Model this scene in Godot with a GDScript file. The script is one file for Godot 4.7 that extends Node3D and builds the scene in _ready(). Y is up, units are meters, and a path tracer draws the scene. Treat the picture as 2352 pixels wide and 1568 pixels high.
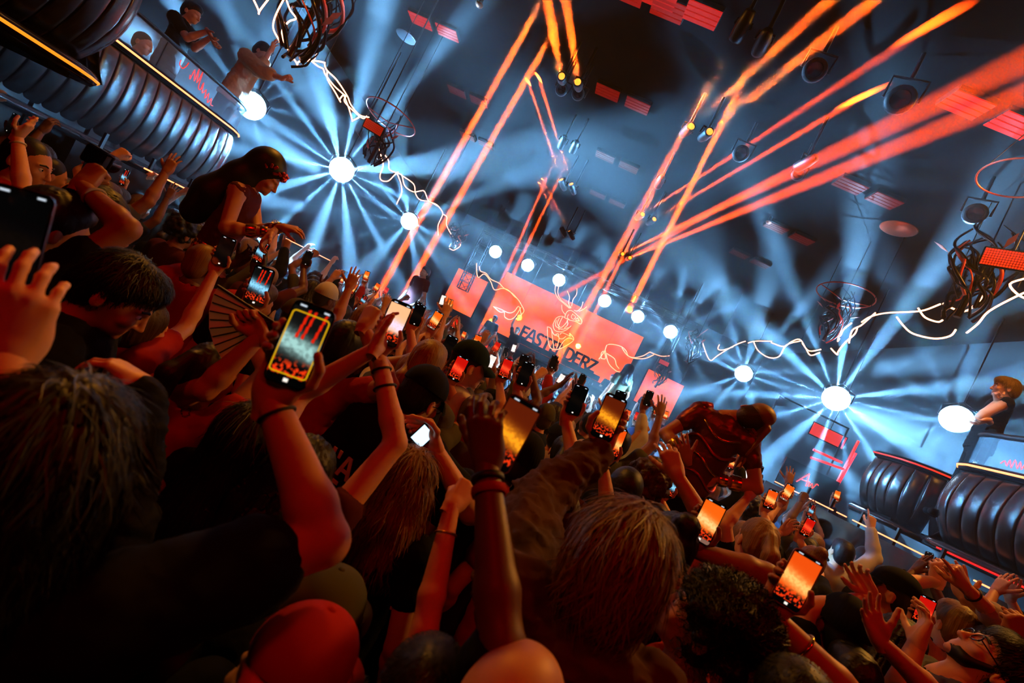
extends Node3D
# A packed club hall seen from inside the crowd, camera rolled 26 degrees. y is up, the stage lies towards -Z, metres.

var cam: Camera3D
const EYE := Vector3(0, 2.05, 0)
const FOCAL := 1100.0                       # in pixels of the 2352 x 1568 frame

func ray(px: float, py: float) -> Vector3:
	return cam.transform.basis * Vector3((px - 1176.0) / FOCAL, -(py - 784.0) / FOCAL, -1.0)
func at(px: float, py: float, d: float) -> Vector3:      # point at distance d along the view
	return EYE + ray(px, py) * d
func on_x(px: float, py: float, x: float) -> Vector3:    # where that sight line meets a wall plane
	var r := ray(px, py)
	return EYE + r * (x / r.x)
func on_z(px: float, py: float, z: float) -> Vector3:
	var r := ray(px, py)
	return EYE + r * (z / r.z)
func on_y(px: float, py: float, y: float) -> Vector3:
	var r := ray(px, py)
	return EYE + r * ((y - EYE.y) / r.y)

const CEIL := 6.3
var M := {}

func _ready() -> void:
	# ---- camera
	cam = Camera3D.new()
	cam.name = "view"
	add_child(cam)
	cam.position = EYE
	cam.rotation = Vector3(deg_to_rad(1.0), deg_to_rad(4.8), deg_to_rad(26.4))
	var ca := CameraAttributesPhysical.new()
	ca.frustum_focal_length = 16.84
	ca.exposure_aperture = 3.2
	ca.frustum_focus_distance = 4.0
	cam.attributes = ca
	cam.fov = 70.95
	cam.current = true
	# ---- environment: a closed, dark hall
	var we := WorldEnvironment.new()
	we.name = "environment"
	add_child(we)
	var e := Environment.new()
	we.environment = e
	e.background_mode = Environment.BG_COLOR
	e.background_color = Color.BLACK
	e.tonemap_mode = Environment.TONE_MAPPER_LINEAR
	e.tonemap_exposure = 1.0
	e.sdfgi_enabled = true
	e.ssao_enabled = true
	e.ssil_enabled = true
	e.volumetric_fog_enabled = true
	e.volumetric_fog_density = 0.0
	e.volumetric_fog_albedo = Color(0.97, 0.97, 0.97)
	e.volumetric_fog_anisotropy = 0.1
	# ---- washes: red panels over and behind the camera, amber from the front
	wash("red_wash_light", Vector3(-2.4, 6.05, 2.2), Vector3(-0.6, 1.2, -2.2), Vector2(1.0, 0.5), Color(1.0, 0.07, 0.03), RED_WASH, "red LED wash panel on the ceiling behind the crowd, pod side")
	wash("red_wash_light", Vector3(2.6, 6.05, 1.6), Vector3(0.8, 1.2, -2.6), Vector2(1.0, 0.5), Color(1.0, 0.07, 0.03), RED_WASH, "red LED wash panel on the ceiling behind the crowd, away from the pod")
	wash("amber_wash_light", Vector3(4.2, 5.85, -4.6), Vector3(0.6, 1.6, -1.5), Vector2(0.35, 0.35), Color(1.0, 0.68, 0.26), AMBER_WASH * 1.7, "amber front wash lamp under the ceiling on the fat channels side")
	wash("amber_wash_light", Vector3(-3.0, 5.95, -4.3), Vector3(-0.7, 1.6, -1.2), Vector2(0.35, 0.35), Color(1.0, 0.64, 0.2), AMBER_WASH, "amber front wash lamp under the ceiling on the ribbed pod side")
	make_materials()
	haze()
	build_room()
	build_balconies()
	build_stage()
	build_light_heads()
	build_ceiling()
	build_beams()
	build_ropes()
	build_sculptures()
	build_people()

const RED_WASH := 3.2
const AMBER_WASH := 11.0

func wash(called: String, p: Vector3, aim: Vector3, size: Vector2, c: Color, energy: float, label: String) -> void:
	var t := thing(called, label, "lamp", p)
	t.look_at_from_position(p, aim)
	var b := MB.new()
	b.rbox(Vector3(0, 0, 0.09), Vector3(size.x + 0.06, size.y + 0.06, 0.14), 0.02)
	mesh_part("housing", b.mesh(), mat(Color(0.03, 0.03, 0.03), 0.6), t)
	b = MB.new()
	b.box(Vector3(0, 0, 0.012), Vector3(size.x, size.y, 0.016))
	mesh_part("lamp_face", b.mesh(), glowing(c, 3.0), t)
	b = MB.new()
	var inv := t.transform.affine_inverse()
	for s: float in [-1.0, 1.0]:
		b = MB.new()
		var foot: Vector3 = t.transform * Vector3(s * size.x * 0.45, 0, 0.12)
		b.tube(PackedVector3Array([inv * foot, inv * Vector3(foot.x, CEIL, foot.z)]), 0.012)
		mesh_part("hanger", b.mesh(), mat(Color(0.04, 0.04, 0.04), 0.5), t)
	var l := AreaLight3D.new()
	l.name = "lamp_light"
	l.area_size = size
	l.light_color = c
	l.light_energy = energy
	l.area_range = 40.0
	l.shadow_enabled = true
	t.add_child(l)
	l.position = Vector3(0, 0, -0.01)

func make_materials() -> void:
	M.black = mat(Color(0.02, 0.019, 0.019), 0.85, 0.0, 0.2)
	M.ceiling = mat(Color(0.035, 0.03, 0.03), 0.95, 0.0, 0.1)
	M.wall = mat(Color(0.05, 0.04, 0.04), 0.7, 0.0, 0.3)
	M.leather = mat(Color(0.06, 0.048, 0.042), 0.25, 0.0, 0.6)
	M.leather.normal_enabled = true
	M.leather.normal_texture = noise_tex(0.12, 256, true, 3.0, 3)
	M.leather.uv1_triplanar = true
	M.leather.uv1_scale = Vector3(9, 9, 9)
	M.leather.normal_scale = 0.25
	M.metal = mat(Color(0.1, 0.1, 0.105), 0.35, 0.85)
	M.dark_metal = mat(Color(0.045, 0.043, 0.045), 0.45, 0.4)
	M.gloss = mat(Color(0.07, 0.06, 0.06), 0.15, 0.0, 0.6)
	M.led_warm = glowing(Color(1.0, 0.55, 0.33), 3.2)
	M.led_amber = glowing(Color(1.0, 0.52, 0.1), 1.6)
	M.led_red = glowing(Color(1.0, 0.06, 0.04), 1.2)
	M.led_orange = glowing(Color(1.0, 0.16, 0.06), 1.6)
	M.blade = mat(Color(0.06, 0.06, 0.065), 0.6)
	M.blade.backlight_enabled = true
	M.blade.backlight = Color(0.16, 0.17, 0.18)
	M.blade_dark = mat(Color(0.03, 0.03, 0.03), 0.7, 0.0, 0.2)
	M.bulb = glowing(Color(0.85, 0.94, 1.0), 30.0)
	M.neon = glowing(Color(1.0, 0.6, 0.42), 9.0)
	M.neon_far = glowing(Color(1.0, 0.55, 0.33), 3.0)
	M.glass = mat(Color(0.75, 0.85, 0.9, 0.10), 0.04, 0.0, 0.5)
	M.glass.transparency = BaseMaterial3D.TRANSPARENCY_ALPHA
	M.branch = mat(Color(0.08, 0.06, 0.06), 0.22, 0.6)
	M.branch_red = mat(Color(0.75, 0.22, 0.1), 0.35, 0.0)

func haze() -> void:       # thin even smoke through the hall beyond the first rows
	var f := FogVolume.new()
	f.name = "haze"
	f.shape = RenderingServer.FOG_VOLUME_SHAPE_BOX
	f.size = Vector3(14.9, 6.25, 16.6)
	f.position = Vector3(0, 3.14, -11.0)
	var fm := FogMaterial.new()
	fm.albedo = Color(0.97, 0.97, 0.97)
	fm.density = 0.006
	f.material = fm
	tag(f, "thin smoke haze hanging through the whole hall", "haze", "", "stuff")
	add_child(f)

# ---------------------------------------------------------------- the hall
func box_mesh(size: Vector3) -> ArrayMesh:
	var b := MB.new()
	b.box(Vector3.ZERO, size)
	return b.mesh()

func build_room() -> void:
	struct("floor", box_mesh(Vector3(16, 0.3, 30)), M.black, Transform3D(Basis(), Vector3(0, -0.15, -6)))
	struct("ceiling", box_mesh(Vector3(16, 0.3, 30)), M.ceiling, Transform3D(Basis(), Vector3(0, CEIL + 0.15, -6)))
	struct("wall_left", box_mesh(Vector3(0.3, CEIL, 30)), M.wall, Transform3D(Basis(), Vector3(-7.65, CEIL / 2, -6)))
	struct("wall_right", box_mesh(Vector3(0.3, CEIL, 30)), M.wall, Transform3D(Basis(), Vector3(7.65, CEIL / 2, -6)))
	struct("wall_back", box_mesh(Vector3(15, CEIL, 0.3)), M.wall, Transform3D(Basis(), Vector3(0, CEIL / 2, -19.5)))
	struct("wall_rear", box_mesh(Vector3(15, CEIL, 0.3)), M.wall, Transform3D(Basis(), Vector3(0, CEIL / 2, 6.5)))
	# tall gloss panels under the near pod, with joints between them
	var root := Node3D.new()
	root.name = "wall_panelling"
	root.set_meta("kind", "structure")
	tag(root, "dark gloss wall panels under the ribbed pod and balcony")
	add_child(root)
	for k in 9:
		var b := MB.new()
		b.rbox(Vector3(0, 1.16, 0), Vector3(0.05, 2.32, 0.50), 0.008)
		mesh_part("panel", b.mesh(), M.gloss, root, Transform3D(Basis(Vector3.UP, 0.03 * sin(k * 2.3)), Vector3(-5.32, 0, -1.6 - k * 0.53)))

# a padded balcony front: half-round upholstered channels along a path, a lit rail, glass above
func padded_front(called: String, path: PackedVector2Array, y0: float, y1: float, rib: float, belly: float, label: String, lit: Material, lit_at_top: bool) -> Node3D:
	var root := Node3D.new()
	root.name = called
	root.set_meta("kind", "structure")
	tag(root, label)
	add_child(root)
	# resample the path
	var pts := PackedVector2Array()
	var acc := 0.0
	pts.append(path[0])
	for k in path.size() - 1:
		var a := path[k]
		var b := path[k + 1]
		var l := a.distance_to(b)
		var t := rib - acc
		while t <= l:
			pts.append(a.lerp(b, t / l))
			t += rib
		acc = l - (t - rib)
	for k in pts.size() - 1:
		var a := pts[k]
		var b := pts[k + 1]
		var along := (b - a)
		var out := Vector2(along.y, -along.x).normalized() * (-1.0 if path[0].x > 0.0 else 1.0)
		if out.x * path[0].x > 0.0 and absf(out.x) > 0.3: out = -out
		var c := (a + b) / 2.0
		var m := MB.new()
		m.grid(func(u, w):
			var x: float = (u - 0.5) * 1.0
			var puff: float = sqrt(maxf(0.0, 1.0 - pow(absf(x) * 2.0, 2.4))) * rib * 0.14
			var prof: float = belly * (sin(PI * (0.18 + 0.72 * w)) - 0.5) - (0.16 * pow(1.0 - w, 3.0))
			var end: float = minf(1.0, minf(w, 1.0 - w) * 14.0)
			var q: Vector2 = c + along * x * (1.0 + 0.0 * w) + out * (prof + puff * end)
			return Vector3(q.x, lerpf(y0, y1, w), q.y), 10, 14)
		mesh_part("channel", m.mesh(), M.leather, root)
	# the backing behind the channels, the rail cap on top and the ledge below
	var rail := PackedVector3Array()
	var low := PackedVector3Array()
	for p in pts:
		rail.append(Vector3(p.x, y1 + 0.03, p.y))
		low.append(Vector3(p.x, y0 - 0.03, p.y))
	var b2 := MB.new()
	b2.tube(rail, 0.045, 8)
	mesh_part("rail_cap", b2.mesh(), M.metal, root)
	b2 = MB.new()
	b2.tube(low, 0.05, 8)
	mesh_part("ledge", b2.mesh(), M.gloss, root)
	var s := MB.new()
	var src := rail if lit_at_top else low
	var lp := PackedVector3Array()
	for k in src.size():
		var d := src[mini(k + 1, src.size() - 1)] - src[maxi(k - 1, 0)]
		var o := Vector3(d.z, 0, -d.x).normalized() * (-1.0 if path[0].x > 0.0 else 1.0)
		if o.x * path[0].x > 0.0 and absf(o.x) > 0.3: o = -o
		lp.append(src[k] + o * 0.05)
	s.tube(lp, 0.011, 6)
	mesh_part("light_strip", s.mesh(), lit, root)
	return root

func slab(root: Node3D, called: String, lo: Vector3, hi: Vector3, m: Material) -> void:
	var b := MB.new()
	b.box((lo + hi) / 2.0, hi - lo)
	mesh_part(called, b.mesh(), m, root)

func scribble(plane: Callable, lines: Array, label: String) -> void:  # a neon reflection in the glass, put in as glowing tubes
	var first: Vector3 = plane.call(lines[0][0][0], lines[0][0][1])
	var t := thing("reflection_scribble", label, "neon sign", first)
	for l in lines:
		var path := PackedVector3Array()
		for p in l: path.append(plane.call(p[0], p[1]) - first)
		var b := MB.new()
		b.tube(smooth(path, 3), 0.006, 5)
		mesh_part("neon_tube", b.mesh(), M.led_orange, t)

func arc(c: Vector2, r: float, a0: float, a1: float, n: int) -> PackedVector2Array:
	var o := PackedVector2Array()
	for k in n + 1:
		var a := lerpf(a0, a1, float(k) / n)
		o.append(c + Vector2(cos(a), sin(a)) * r)
	return o

func build_balconies() -> void:
	# --- far left balcony: runs towards the stage, then turns away round a corner
	var pl := PackedVector2Array([Vector2(-5.2, -2.9), Vector2(-5.2, -5.85)])
	pl.append_array(arc(Vector2(-5.75, -5.95), 0.55, 0.0, -PI / 2, 9))
	pl.append(Vector2(-7.4, -6.5))
	var lb := padded_front("balcony_left", pl, 2.08, 3.02, 0.165, 0.1, "dark padded balcony front with a lit rail, under the man in the pale shirt", M.led_warm, true)
	slab(lb, "deck", Vector3(-7.5, 2.3, -6.35), Vector3(-5.3, 2.42, -1.6), M.black)
	# glass screen above the rail near the corner, with a dark handrail
	var gp := arc(Vector2(-5.75, -5.95), 0.53, 0.0, -PI / 2, 6)
	var hand := PackedVector3Array([Vector3(-5.22, 3.42, -5.0)])
	for k in gp.size() - 1:
		var g := MB.new()
		g.box(Vector3((gp[k].x + gp[k + 1].x) / 2, 3.23, (gp[k].y + gp[k + 1].y) / 2), Vector3(0.012, 0.36, gp[k].distance_to(gp[k + 1]) * 0.97), Basis(Vector3.UP, atan2(gp[k + 1].x - gp[k].x, gp[k + 1].y - gp[k].y)))
		mesh_part("glass_pane", g.mesh(), M.glass, lb)
		hand.append(Vector3(gp[k].x, 3.42, gp[k].y))
	for k in 3:
		var g := MB.new()
		g.box(Vector3(-5.22, 3.23, -5.7 + k * 0.62), Vector3(0.012, 0.36, 0.6))
		mesh_part("glass_pane", g.mesh(), M.glass, lb)
	hand.insert(0, Vector3(-5.22, 3.42, -3.6))
	var h := MB.new()
	h.tube(hand, 0.022, 8)
	mesh_part("handrail", h.mesh(), M.dark_metal, lb)
	scribble(func(a, b): return on_x(a, b, -5.24), [[[416, 138], [413, 148], [419, 157], [428, 152], [434, 144]], [[437, 172], [436, 182], [448, 160], [446, 186], [458, 158], [452, 190], [466, 166], [456, 198], [460, 206], [468, 190], [464, 214], [474, 206], [470, 226], [480, 214], [476, 236], [486, 226], [484, 240], [489, 243]]], "red neon reflection in the left balcony glass, made as a glowing scribble")
	# --- near left pod, higher, bulging into the hall
	var pp := PackedVector2Array([Vector2(-3.9, 0.6), Vector2(-3.9, -2.95)])
	pp.append_array(arc(Vector2(-4.3, -3.0), 0.4, 0.0, -PI / 2, 9))
	pp.append(Vector2(-5.3, -3.42))
	var pod := padded_front("balcony_pod", pp, 2.5, 3.5, 0.13, 0.13, "near bulging ribbed leather pod with an amber strip along its underside", M.led_amber, false)
	slab(pod, "deck", Vector3(-7.5, 2.4, -3.25), Vector3(-4.15, 2.5, 1.0), M.black)
	# --- right balcony
	var pr := PackedVector2Array([Vector2(4.4, -1.9), Vector2(4.4, -5.2)])
	pr.append_array(arc(Vector2(4.87, -5.25), 0.47, PI, PI * 1.5, 9))
	pr.append(Vector2(7.4, -5.72))
	var rb := padded_front("balcony_right", pr, 2.24, 3.06, 0.18, 0.14, "dark padded balcony front of fat leather channels under the blond person", M.led_warm, true)
	slab(rb, "deck", Vector3(4.5, 2.16, -5.6), Vector3(7.5, 2.26, -1.6), M.black)
	var u := MB.new()
	u.tube(PackedVector3Array([Vector3(4.33, 2.18, -2.2), Vector3(4.33, 2.18, -5.2)]), 0.009, 6)
	mesh_part("light_strip", u.mesh(), M.led_red, rb)
	gp = arc(Vector2(4.87, -5.25), 0.45, PI, PI * 1.5, 6)
	hand = PackedVector3Array([Vector3(4.42, 3.47, -2.6), Vector3(4.42, 3.47, -4.6)])
	for k in gp.size() - 1:
		var g := MB.new()
		g.box(Vector3((gp[k].x + gp[k + 1].x) / 2, 3.28, (gp[k].y + gp[k + 1].y) / 2), Vector3(0.012, 0.36, gp[k].distance_to(gp[k + 1]) * 0.97), Basis(Vector3.UP, atan2(gp[k + 1].x - gp[k].x, gp[k + 1].y - gp[k].y)))
		mesh_part("glass_pane", g.mesh(), M.glass, rb)
		hand.append(Vector3(gp[k].x, 3.47, gp[k].y))
	for k in 4:
		var g := MB.new()
		g.box(Vector3(4.42, 3.28, -4.95 + k * 0.62), Vector3(0.012, 0.36, 0.6))
		mesh_part("glass_pane", g.mesh(), M.glass, rb)
	h = MB.new()
	h.tube(hand, 0.03, 8)
	mesh_part("handrail", h.mesh(), M.dark_metal, rb)
	scribble(func(a, b): return on_x(a, b, 4.45), [[[2298, 1064], [2308, 1058], [2312, 1070], [2320, 1056], [2322, 1074], [2332, 1056], [2336, 1076], [2344, 1060], [2346, 1078], [2356, 1064], [2360, 1080]]], "red neon reflection in the right balcony glass, made as a glowing scribble")
	# --- a further balcony past the gap, right
	var pf := PackedVector2Array([Vector2(5.9, -6.5)])
	pf.append_array(arc(Vector2(5.4, -7.0), 0.5, PI * 0.5, PI, 7))
	pf.append(Vector2(4.9, -7.5))
	var fb := padded_front("balcony_far", pf, 2.25, 3.05, 0.17, 0.12, "further padded balcony behind the right one, washed in blue light", M.led_orange, true)
	slab(fb, "deck", Vector3(5.0, 2.2, -7.6), Vector3(7.5, 2.3, -6.8), M.black)
	# --- terrace fronts along both sides with a thin lit line at eye height
	for s: float in [-1.0, 1.0]:
		var root := Node3D.new()
		root.name = "trim_1" if s < 0.0 else "trim_2"
		root.set_meta("kind", "structure")
		tag(root, "thin lit rail along the side terrace, " + ("below the padded balcony corner" if s < 0.0 else "crossing behind raised hands under the fat channels"))
		add_child(root)
		var tx := 4.98 if s < 0.0 else 4.25
		slab(root, "terrace_front", Vector3(minf(s * tx, s * (tx + 0.12)), 0.0, -10.6 if s < 0.0 else -8.6), Vector3(maxf(s * tx, s * (tx + 0.12)), 2.0, -4.2), M.gloss)
		for seg in ([[-4.95, -5.9], [-6.15, -9.6]] if s < 0.0 else [[-4.37, -4.62], [-4.72, -6.3], [-6.42, -6.62], [-6.7, -7.3], [-7.38, -8.3]]):
			var b := MB.new()
			b.tube(PackedVector3Array([Vector3(s * (tx - 0.01), 2.05, seg[0]), Vector3(s * (tx - 0.01), 2.05, seg[1])]), 0.008, 6)
			mesh_part("light_strip", b.mesh(), M.led_warm, root)
		# slim posts
		for k in 7:
			slab(root, "post", Vector3(s * (tx + 0.06) - 0.015, 2.0, -4.5 - k * 0.6), Vector3(s * (tx + 0.06) + 0.015, 2.2, -4.47 - k * 0.6), M.dark_metal)

# ---------------------------------------------------------------- helpers: names, materials
var used := {}
func numbered(called: String) -> String:
	var n: int = used.get(called, 0)
	used[called] = n + 1
	return called if n == 0 else "%s_%03d" % [called, n]

func thing(called: String, label: String, category: String, where := Vector3.ZERO, turn := 0.0, group := "") -> Node3D:
	var o := Node3D.new()
	o.name = numbered(called)
	add_child(o)
	o.position = where
	o.rotation.y = turn
	tag(o, label, category, group)
	return o

func tag(o: Node, label: String, category := "", group := "", kind := "") -> void:
	if label: o.set_meta("label", label)
	if category: o.set_meta("category", category)
	if group: o.set_meta("group", group)
	if kind: o.set_meta("kind", kind)

func mesh_part(called: String, mesh: Mesh, m: Material, parent: Node3D = null, xf := Transform3D()) -> MeshInstance3D:
	var o := MeshInstance3D.new()
	o.mesh = mesh
	o.material_override = m
	o.transform = xf
	if parent == null:
		o.name = numbered(called)
		add_child(o)
	else:
		o.name = called
		parent.add_child(o, true)
	return o

func struct(called: String, mesh: Mesh, m: Material, xf := Transform3D()) -> MeshInstance3D:
	var o := mesh_part(called, mesh, m, null, xf)
	o.set_meta("kind", "structure")
	return o

func mat(c: Color, rough := 0.7, metal := 0.0, spec := 0.5) -> StandardMaterial3D:
	var m := StandardMaterial3D.new()
	m.albedo_color = c
	m.roughness = rough
	m.metallic = metal
	m.metallic_specular = spec
	return m

func glowing(c: Color, energy: float) -> StandardMaterial3D:
	var m := mat(Color(0.05, 0.05, 0.05), 0.4)
	m.emission_enabled = true
	m.emission = c
	m.emission_energy_multiplier = energy
	return m

func noise_tex(freq: float, sx := 256, as_normal := false, bump := 4.0, sd := 1) -> NoiseTexture2D:
	var n := FastNoiseLite.new()
	n.seed = sd
	n.frequency = freq
	n.fractal_octaves = 3
	var t := NoiseTexture2D.new()
	t.noise = n
	t.width = sx
	t.height = sx
	t.seamless = true
	t.as_normal_map = as_normal
	t.bump_strength = bump
	return t

# ---------------------------------------------------------------- mesh builder
class MB:
	var v := PackedVector3Array()
	var n := PackedVector3Array()
	var uv := PackedVector2Array()
	var ix := PackedInt32Array()
	func quad(a: Vector3, b: Vector3, c: Vector3, d: Vector3) -> void:   # a b c d go round; flat normal
		var nn := (b - a).cross(d - a).normalized()
		var s := v.size()
		for p in [a, b, c, d]:
			v.append(p)
			n.append(nn)
		uv.append_array(PackedVector2Array([Vector2(0, 1), Vector2(1, 1), Vector2(1, 0), Vector2(0, 0)]))
		ix.append_array(PackedInt32Array([s, s + 2, s + 1, s, s + 3, s + 2]))
	func box(c: Vector3, size: Vector3, b := Basis()) -> void:
		var h := size / 2.0
		for ax in 3:
			for sgn: float in [-1.0, 1.0]:
				var u := Vector3.ZERO
				var w := Vector3.ZERO
				var d := Vector3.ZERO
				d[ax] = h[ax] * sgn
				u[(ax + 1) % 3] = h[(ax + 1) % 3]
				w[(ax + 2) % 3] = h[(ax + 2) % 3] * sgn
				quad(c + b * (d - u - w), c + b * (d + u - w), c + b * (d + u + w), c + b * (d - u + w))
	func rbox(c: Vector3, size: Vector3, bev: float, b := Basis()) -> void:   # box with chamfered vertical-less edges: shrunk faces joined
		var h := size / 2.0
		var i := h - Vector3.ONE * bev
		# faces
		for ax in 3:
			for sgn: float in [-1.0, 1.0]:
				var u := Vector3.ZERO
				var w := Vector3.ZERO
				var d := Vector3.ZERO
				d[ax] = h[ax] * sgn
				u[(ax + 1) % 3] = i[(ax + 1) % 3]
				w[(ax + 2) % 3] = i[(ax + 2) % 3] * sgn
				quad(c + b * (d - u - w), c + b * (d + u - w), c + b * (d + u + w), c + b * (d - u + w))
		# edges
		for ax in 3:
			var p := (ax + 1) % 3
			var q := (ax + 2) % 3
			for s1: float in [-1.0, 1.0]:
				for s2: float in [-1.0, 1.0]:
					var e := Vector3.ZERO
					e[ax] = i[ax]
					var m1 := Vector3.ZERO
					m1[p] = h[p] * s1
					m1[q] = i[q] * s2
					var m2 := Vector3.ZERO
					m2[p] = i[p] * s1
					m2[q] = h[q] * s2
					var k := s1 * s2 > 0.0
					if k: quad(c + b * (m1 - e), c + b * (m2 - e), c + b * (m2 + e), c + b * (m1 + e))
					else: quad(c + b * (m2 - e), c + b * (m1 - e), c + b * (m1 + e), c + b * (m2 + e))
		for sx: float in [-1.0, 1.0]:
			for sy: float in [-1.0, 1.0]:
				for sz: float in [-1.0, 1.0]:
					var a := Vector3(h.x * sx, i.y * sy, i.z * sz)
					var d := Vector3(i.x * sx, h.y * sy, i.z * sz)
					var e := Vector3(i.x * sx, i.y * sy, h.z * sz)
					var s := v.size()
					var nn := b * Vector3(sx, sy, sz).normalized()
					for pt in [a, d, e]:
						v.append(c + b * pt)
						n.append(nn)
						uv.append(Vector2.ZERO)
					ix.append_array(PackedInt32Array([s, s + 1, s + 2]))
	func tube(path: PackedVector3Array, r: float, sides := 6, closed := false, taper := 1.0) -> void:
		var m := path.size()
		var up := Vector3(0.31, 0.9, 0.29).normalized()
		var s := v.size()
		for k in m:
			var t: Vector3
			if closed: t = path[(k + 1) % m] - path[(k + m - 1) % m]
			else: t = path[mini(k + 1, m - 1)] - path[maxi(k - 1, 0)]
			t = t.normalized()
			if absf(t.dot(up)) > 0.97: up = Vector3(t.y, t.z, t.x)
			var x := up.cross(t).normalized()
			var y := t.cross(x)
			up = y
			var rr := r * lerpf(1.0, taper, float(k) / maxf(1.0, m - 1.0))
			for j in sides:
				var a := TAU * j / sides
				var d := x * cos(a) + y * sin(a)
				v.append(path[k] + d * rr)
				n.append(d)
				uv.append(Vector2(float(j) / sides, float(k)))
		for k in (m if closed else m - 1):
			for j in sides:
				var a := s + k * sides + j
				var b := s + k * sides + (j + 1) % sides
				var c := s + ((k + 1) % m) * sides + (j + 1) % sides
				var d := s + ((k + 1) % m) * sides + j
				ix.append_array(PackedInt32Array([a, b, c, a, c, d]))
		if not closed:
			for e: int in [0, m - 1]:
				var nn := (path[1] - path[0]) * -1.0 if e == 0 else path[m - 1] - path[m - 2]
				var q := v.size()
				v.append(path[e])
				n.append(nn.normalized())
				uv.append(Vector2.ZERO)
				for j in sides:
					v.append(v[s + e * sides + j])
					n.append(nn.normalized())
					uv.append(Vector2.ZERO)
				for j in sides:
					ix.append_array(PackedInt32Array([q, q + 1 + j, q + 1 + (j + 1) % sides]))
	func lathe(prof: PackedVector2Array, sides: int, xf := Transform3D()) -> void:   # profile of (radius, y), smooth
		var s := v.size()
		var m := prof.size()
		for k in m:
			var t := prof[mini(k + 1, m - 1)] - prof[maxi(k - 1, 0)]
			var nn := Vector2(t.y, -t.x).normalized()
			for j in sides + 1:
				var a := TAU * j / sides
				v.append(xf * Vector3(cos(a) * prof[k].x, prof[k].y, sin(a) * prof[k].x))
				n.append((xf.basis * Vector3(cos(a) * nn.x, nn.y, sin(a) * nn.x)).normalized())
				uv.append(Vector2(float(j) / sides, float(k) / (m - 1)))
		for k in m - 1:
			for j in sides:
				var a := s + k * (sides + 1) + j
				ix.append_array(PackedInt32Array([a, a + 1, a + sides + 2, a, a + sides + 2, a + sides + 1]))
	func grid(f: Callable, nu: int, nv: int) -> void:    # f(u, v) -> point, smooth normals by differences
		var s := v.size()
		for i in nu + 1:
			for j in nv + 1:
				var u := float(i) / nu
				var w := float(j) / nv
				var p: Vector3 = f.call(u, w)
				var du: Vector3 = f.call(minf(u + 0.01, 1.0), w) - f.call(maxf(u - 0.01, 0.0), w)
				var dw: Vector3 = f.call(u, minf(w + 0.01, 1.0)) - f.call(u, maxf(w - 0.01, 0.0))
				v.append(p)
				n.append(du.cross(dw).normalized())
				uv.append(Vector2(u, 1.0 - w))
		for i in nu:
			for j in nv:
				var a := s + i * (nv + 1) + j
				ix.append_array(PackedInt32Array([a, a + nv + 1, a + nv + 2, a, a + nv + 2, a + 1]))
	func add(o: MB, xf := Transform3D()) -> void:
		var s := v.size()
		var flip := xf.basis.determinant() < 0.0
		for p in o.v: v.append(xf * p)
		for p in o.n: n.append((xf.basis * p).normalized())
		uv.append_array(o.uv)
		if flip:
			for k in range(0, o.ix.size(), 3):
				ix.append_array(PackedInt32Array([o.ix[k] + s, o.ix[k + 2] + s, o.ix[k + 1] + s]))
		else:
			for k in o.ix: ix.append(k + s)
	func smooth_normals() -> void:
		for k in n.size(): n[k] *= 0.0001
		for k in range(0, ix.size(), 3):
			var i0 := ix[k]
			var i1 := ix[k + 1]
			var i2 := ix[k + 2]
			var f := (v[i1] - v[i0]).cross(v[i2] - v[i0])
			if f.dot(n[i0] + n[i1] + n[i2]) < 0.0: f = -f
			f *= 100.0
			n[i0] += f
			n[i1] += f
			n[i2] += f
		for k in n.size(): n[k] = n[k].normalized()
	func mesh() -> ArrayMesh:
		var m := ArrayMesh.new()
		if v.is_empty(): return m
		for k in range(0, ix.size(), 3):      # front faces run clockwise: make each triangle agree with its normals
			var i0 := ix[k]
			var i1 := ix[k + 1]
			var i2 := ix[k + 2]
			if (v[i1] - v[i0]).cross(v[i2] - v[i0]).dot(n[i0] + n[i1] + n[i2]) > 0.0:
				ix[k + 1] = i2
				ix[k + 2] = i1
		var a := []
		a.resize(Mesh.ARRAY_MAX)
		a[Mesh.ARRAY_VERTEX] = v
		a[Mesh.ARRAY_NORMAL] = n
		a[Mesh.ARRAY_TEX_UV] = uv
		a[Mesh.ARRAY_INDEX] = ix
		m.add_surface_from_arrays(Mesh.PRIMITIVE_TRIANGLES, a)
		return m

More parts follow.
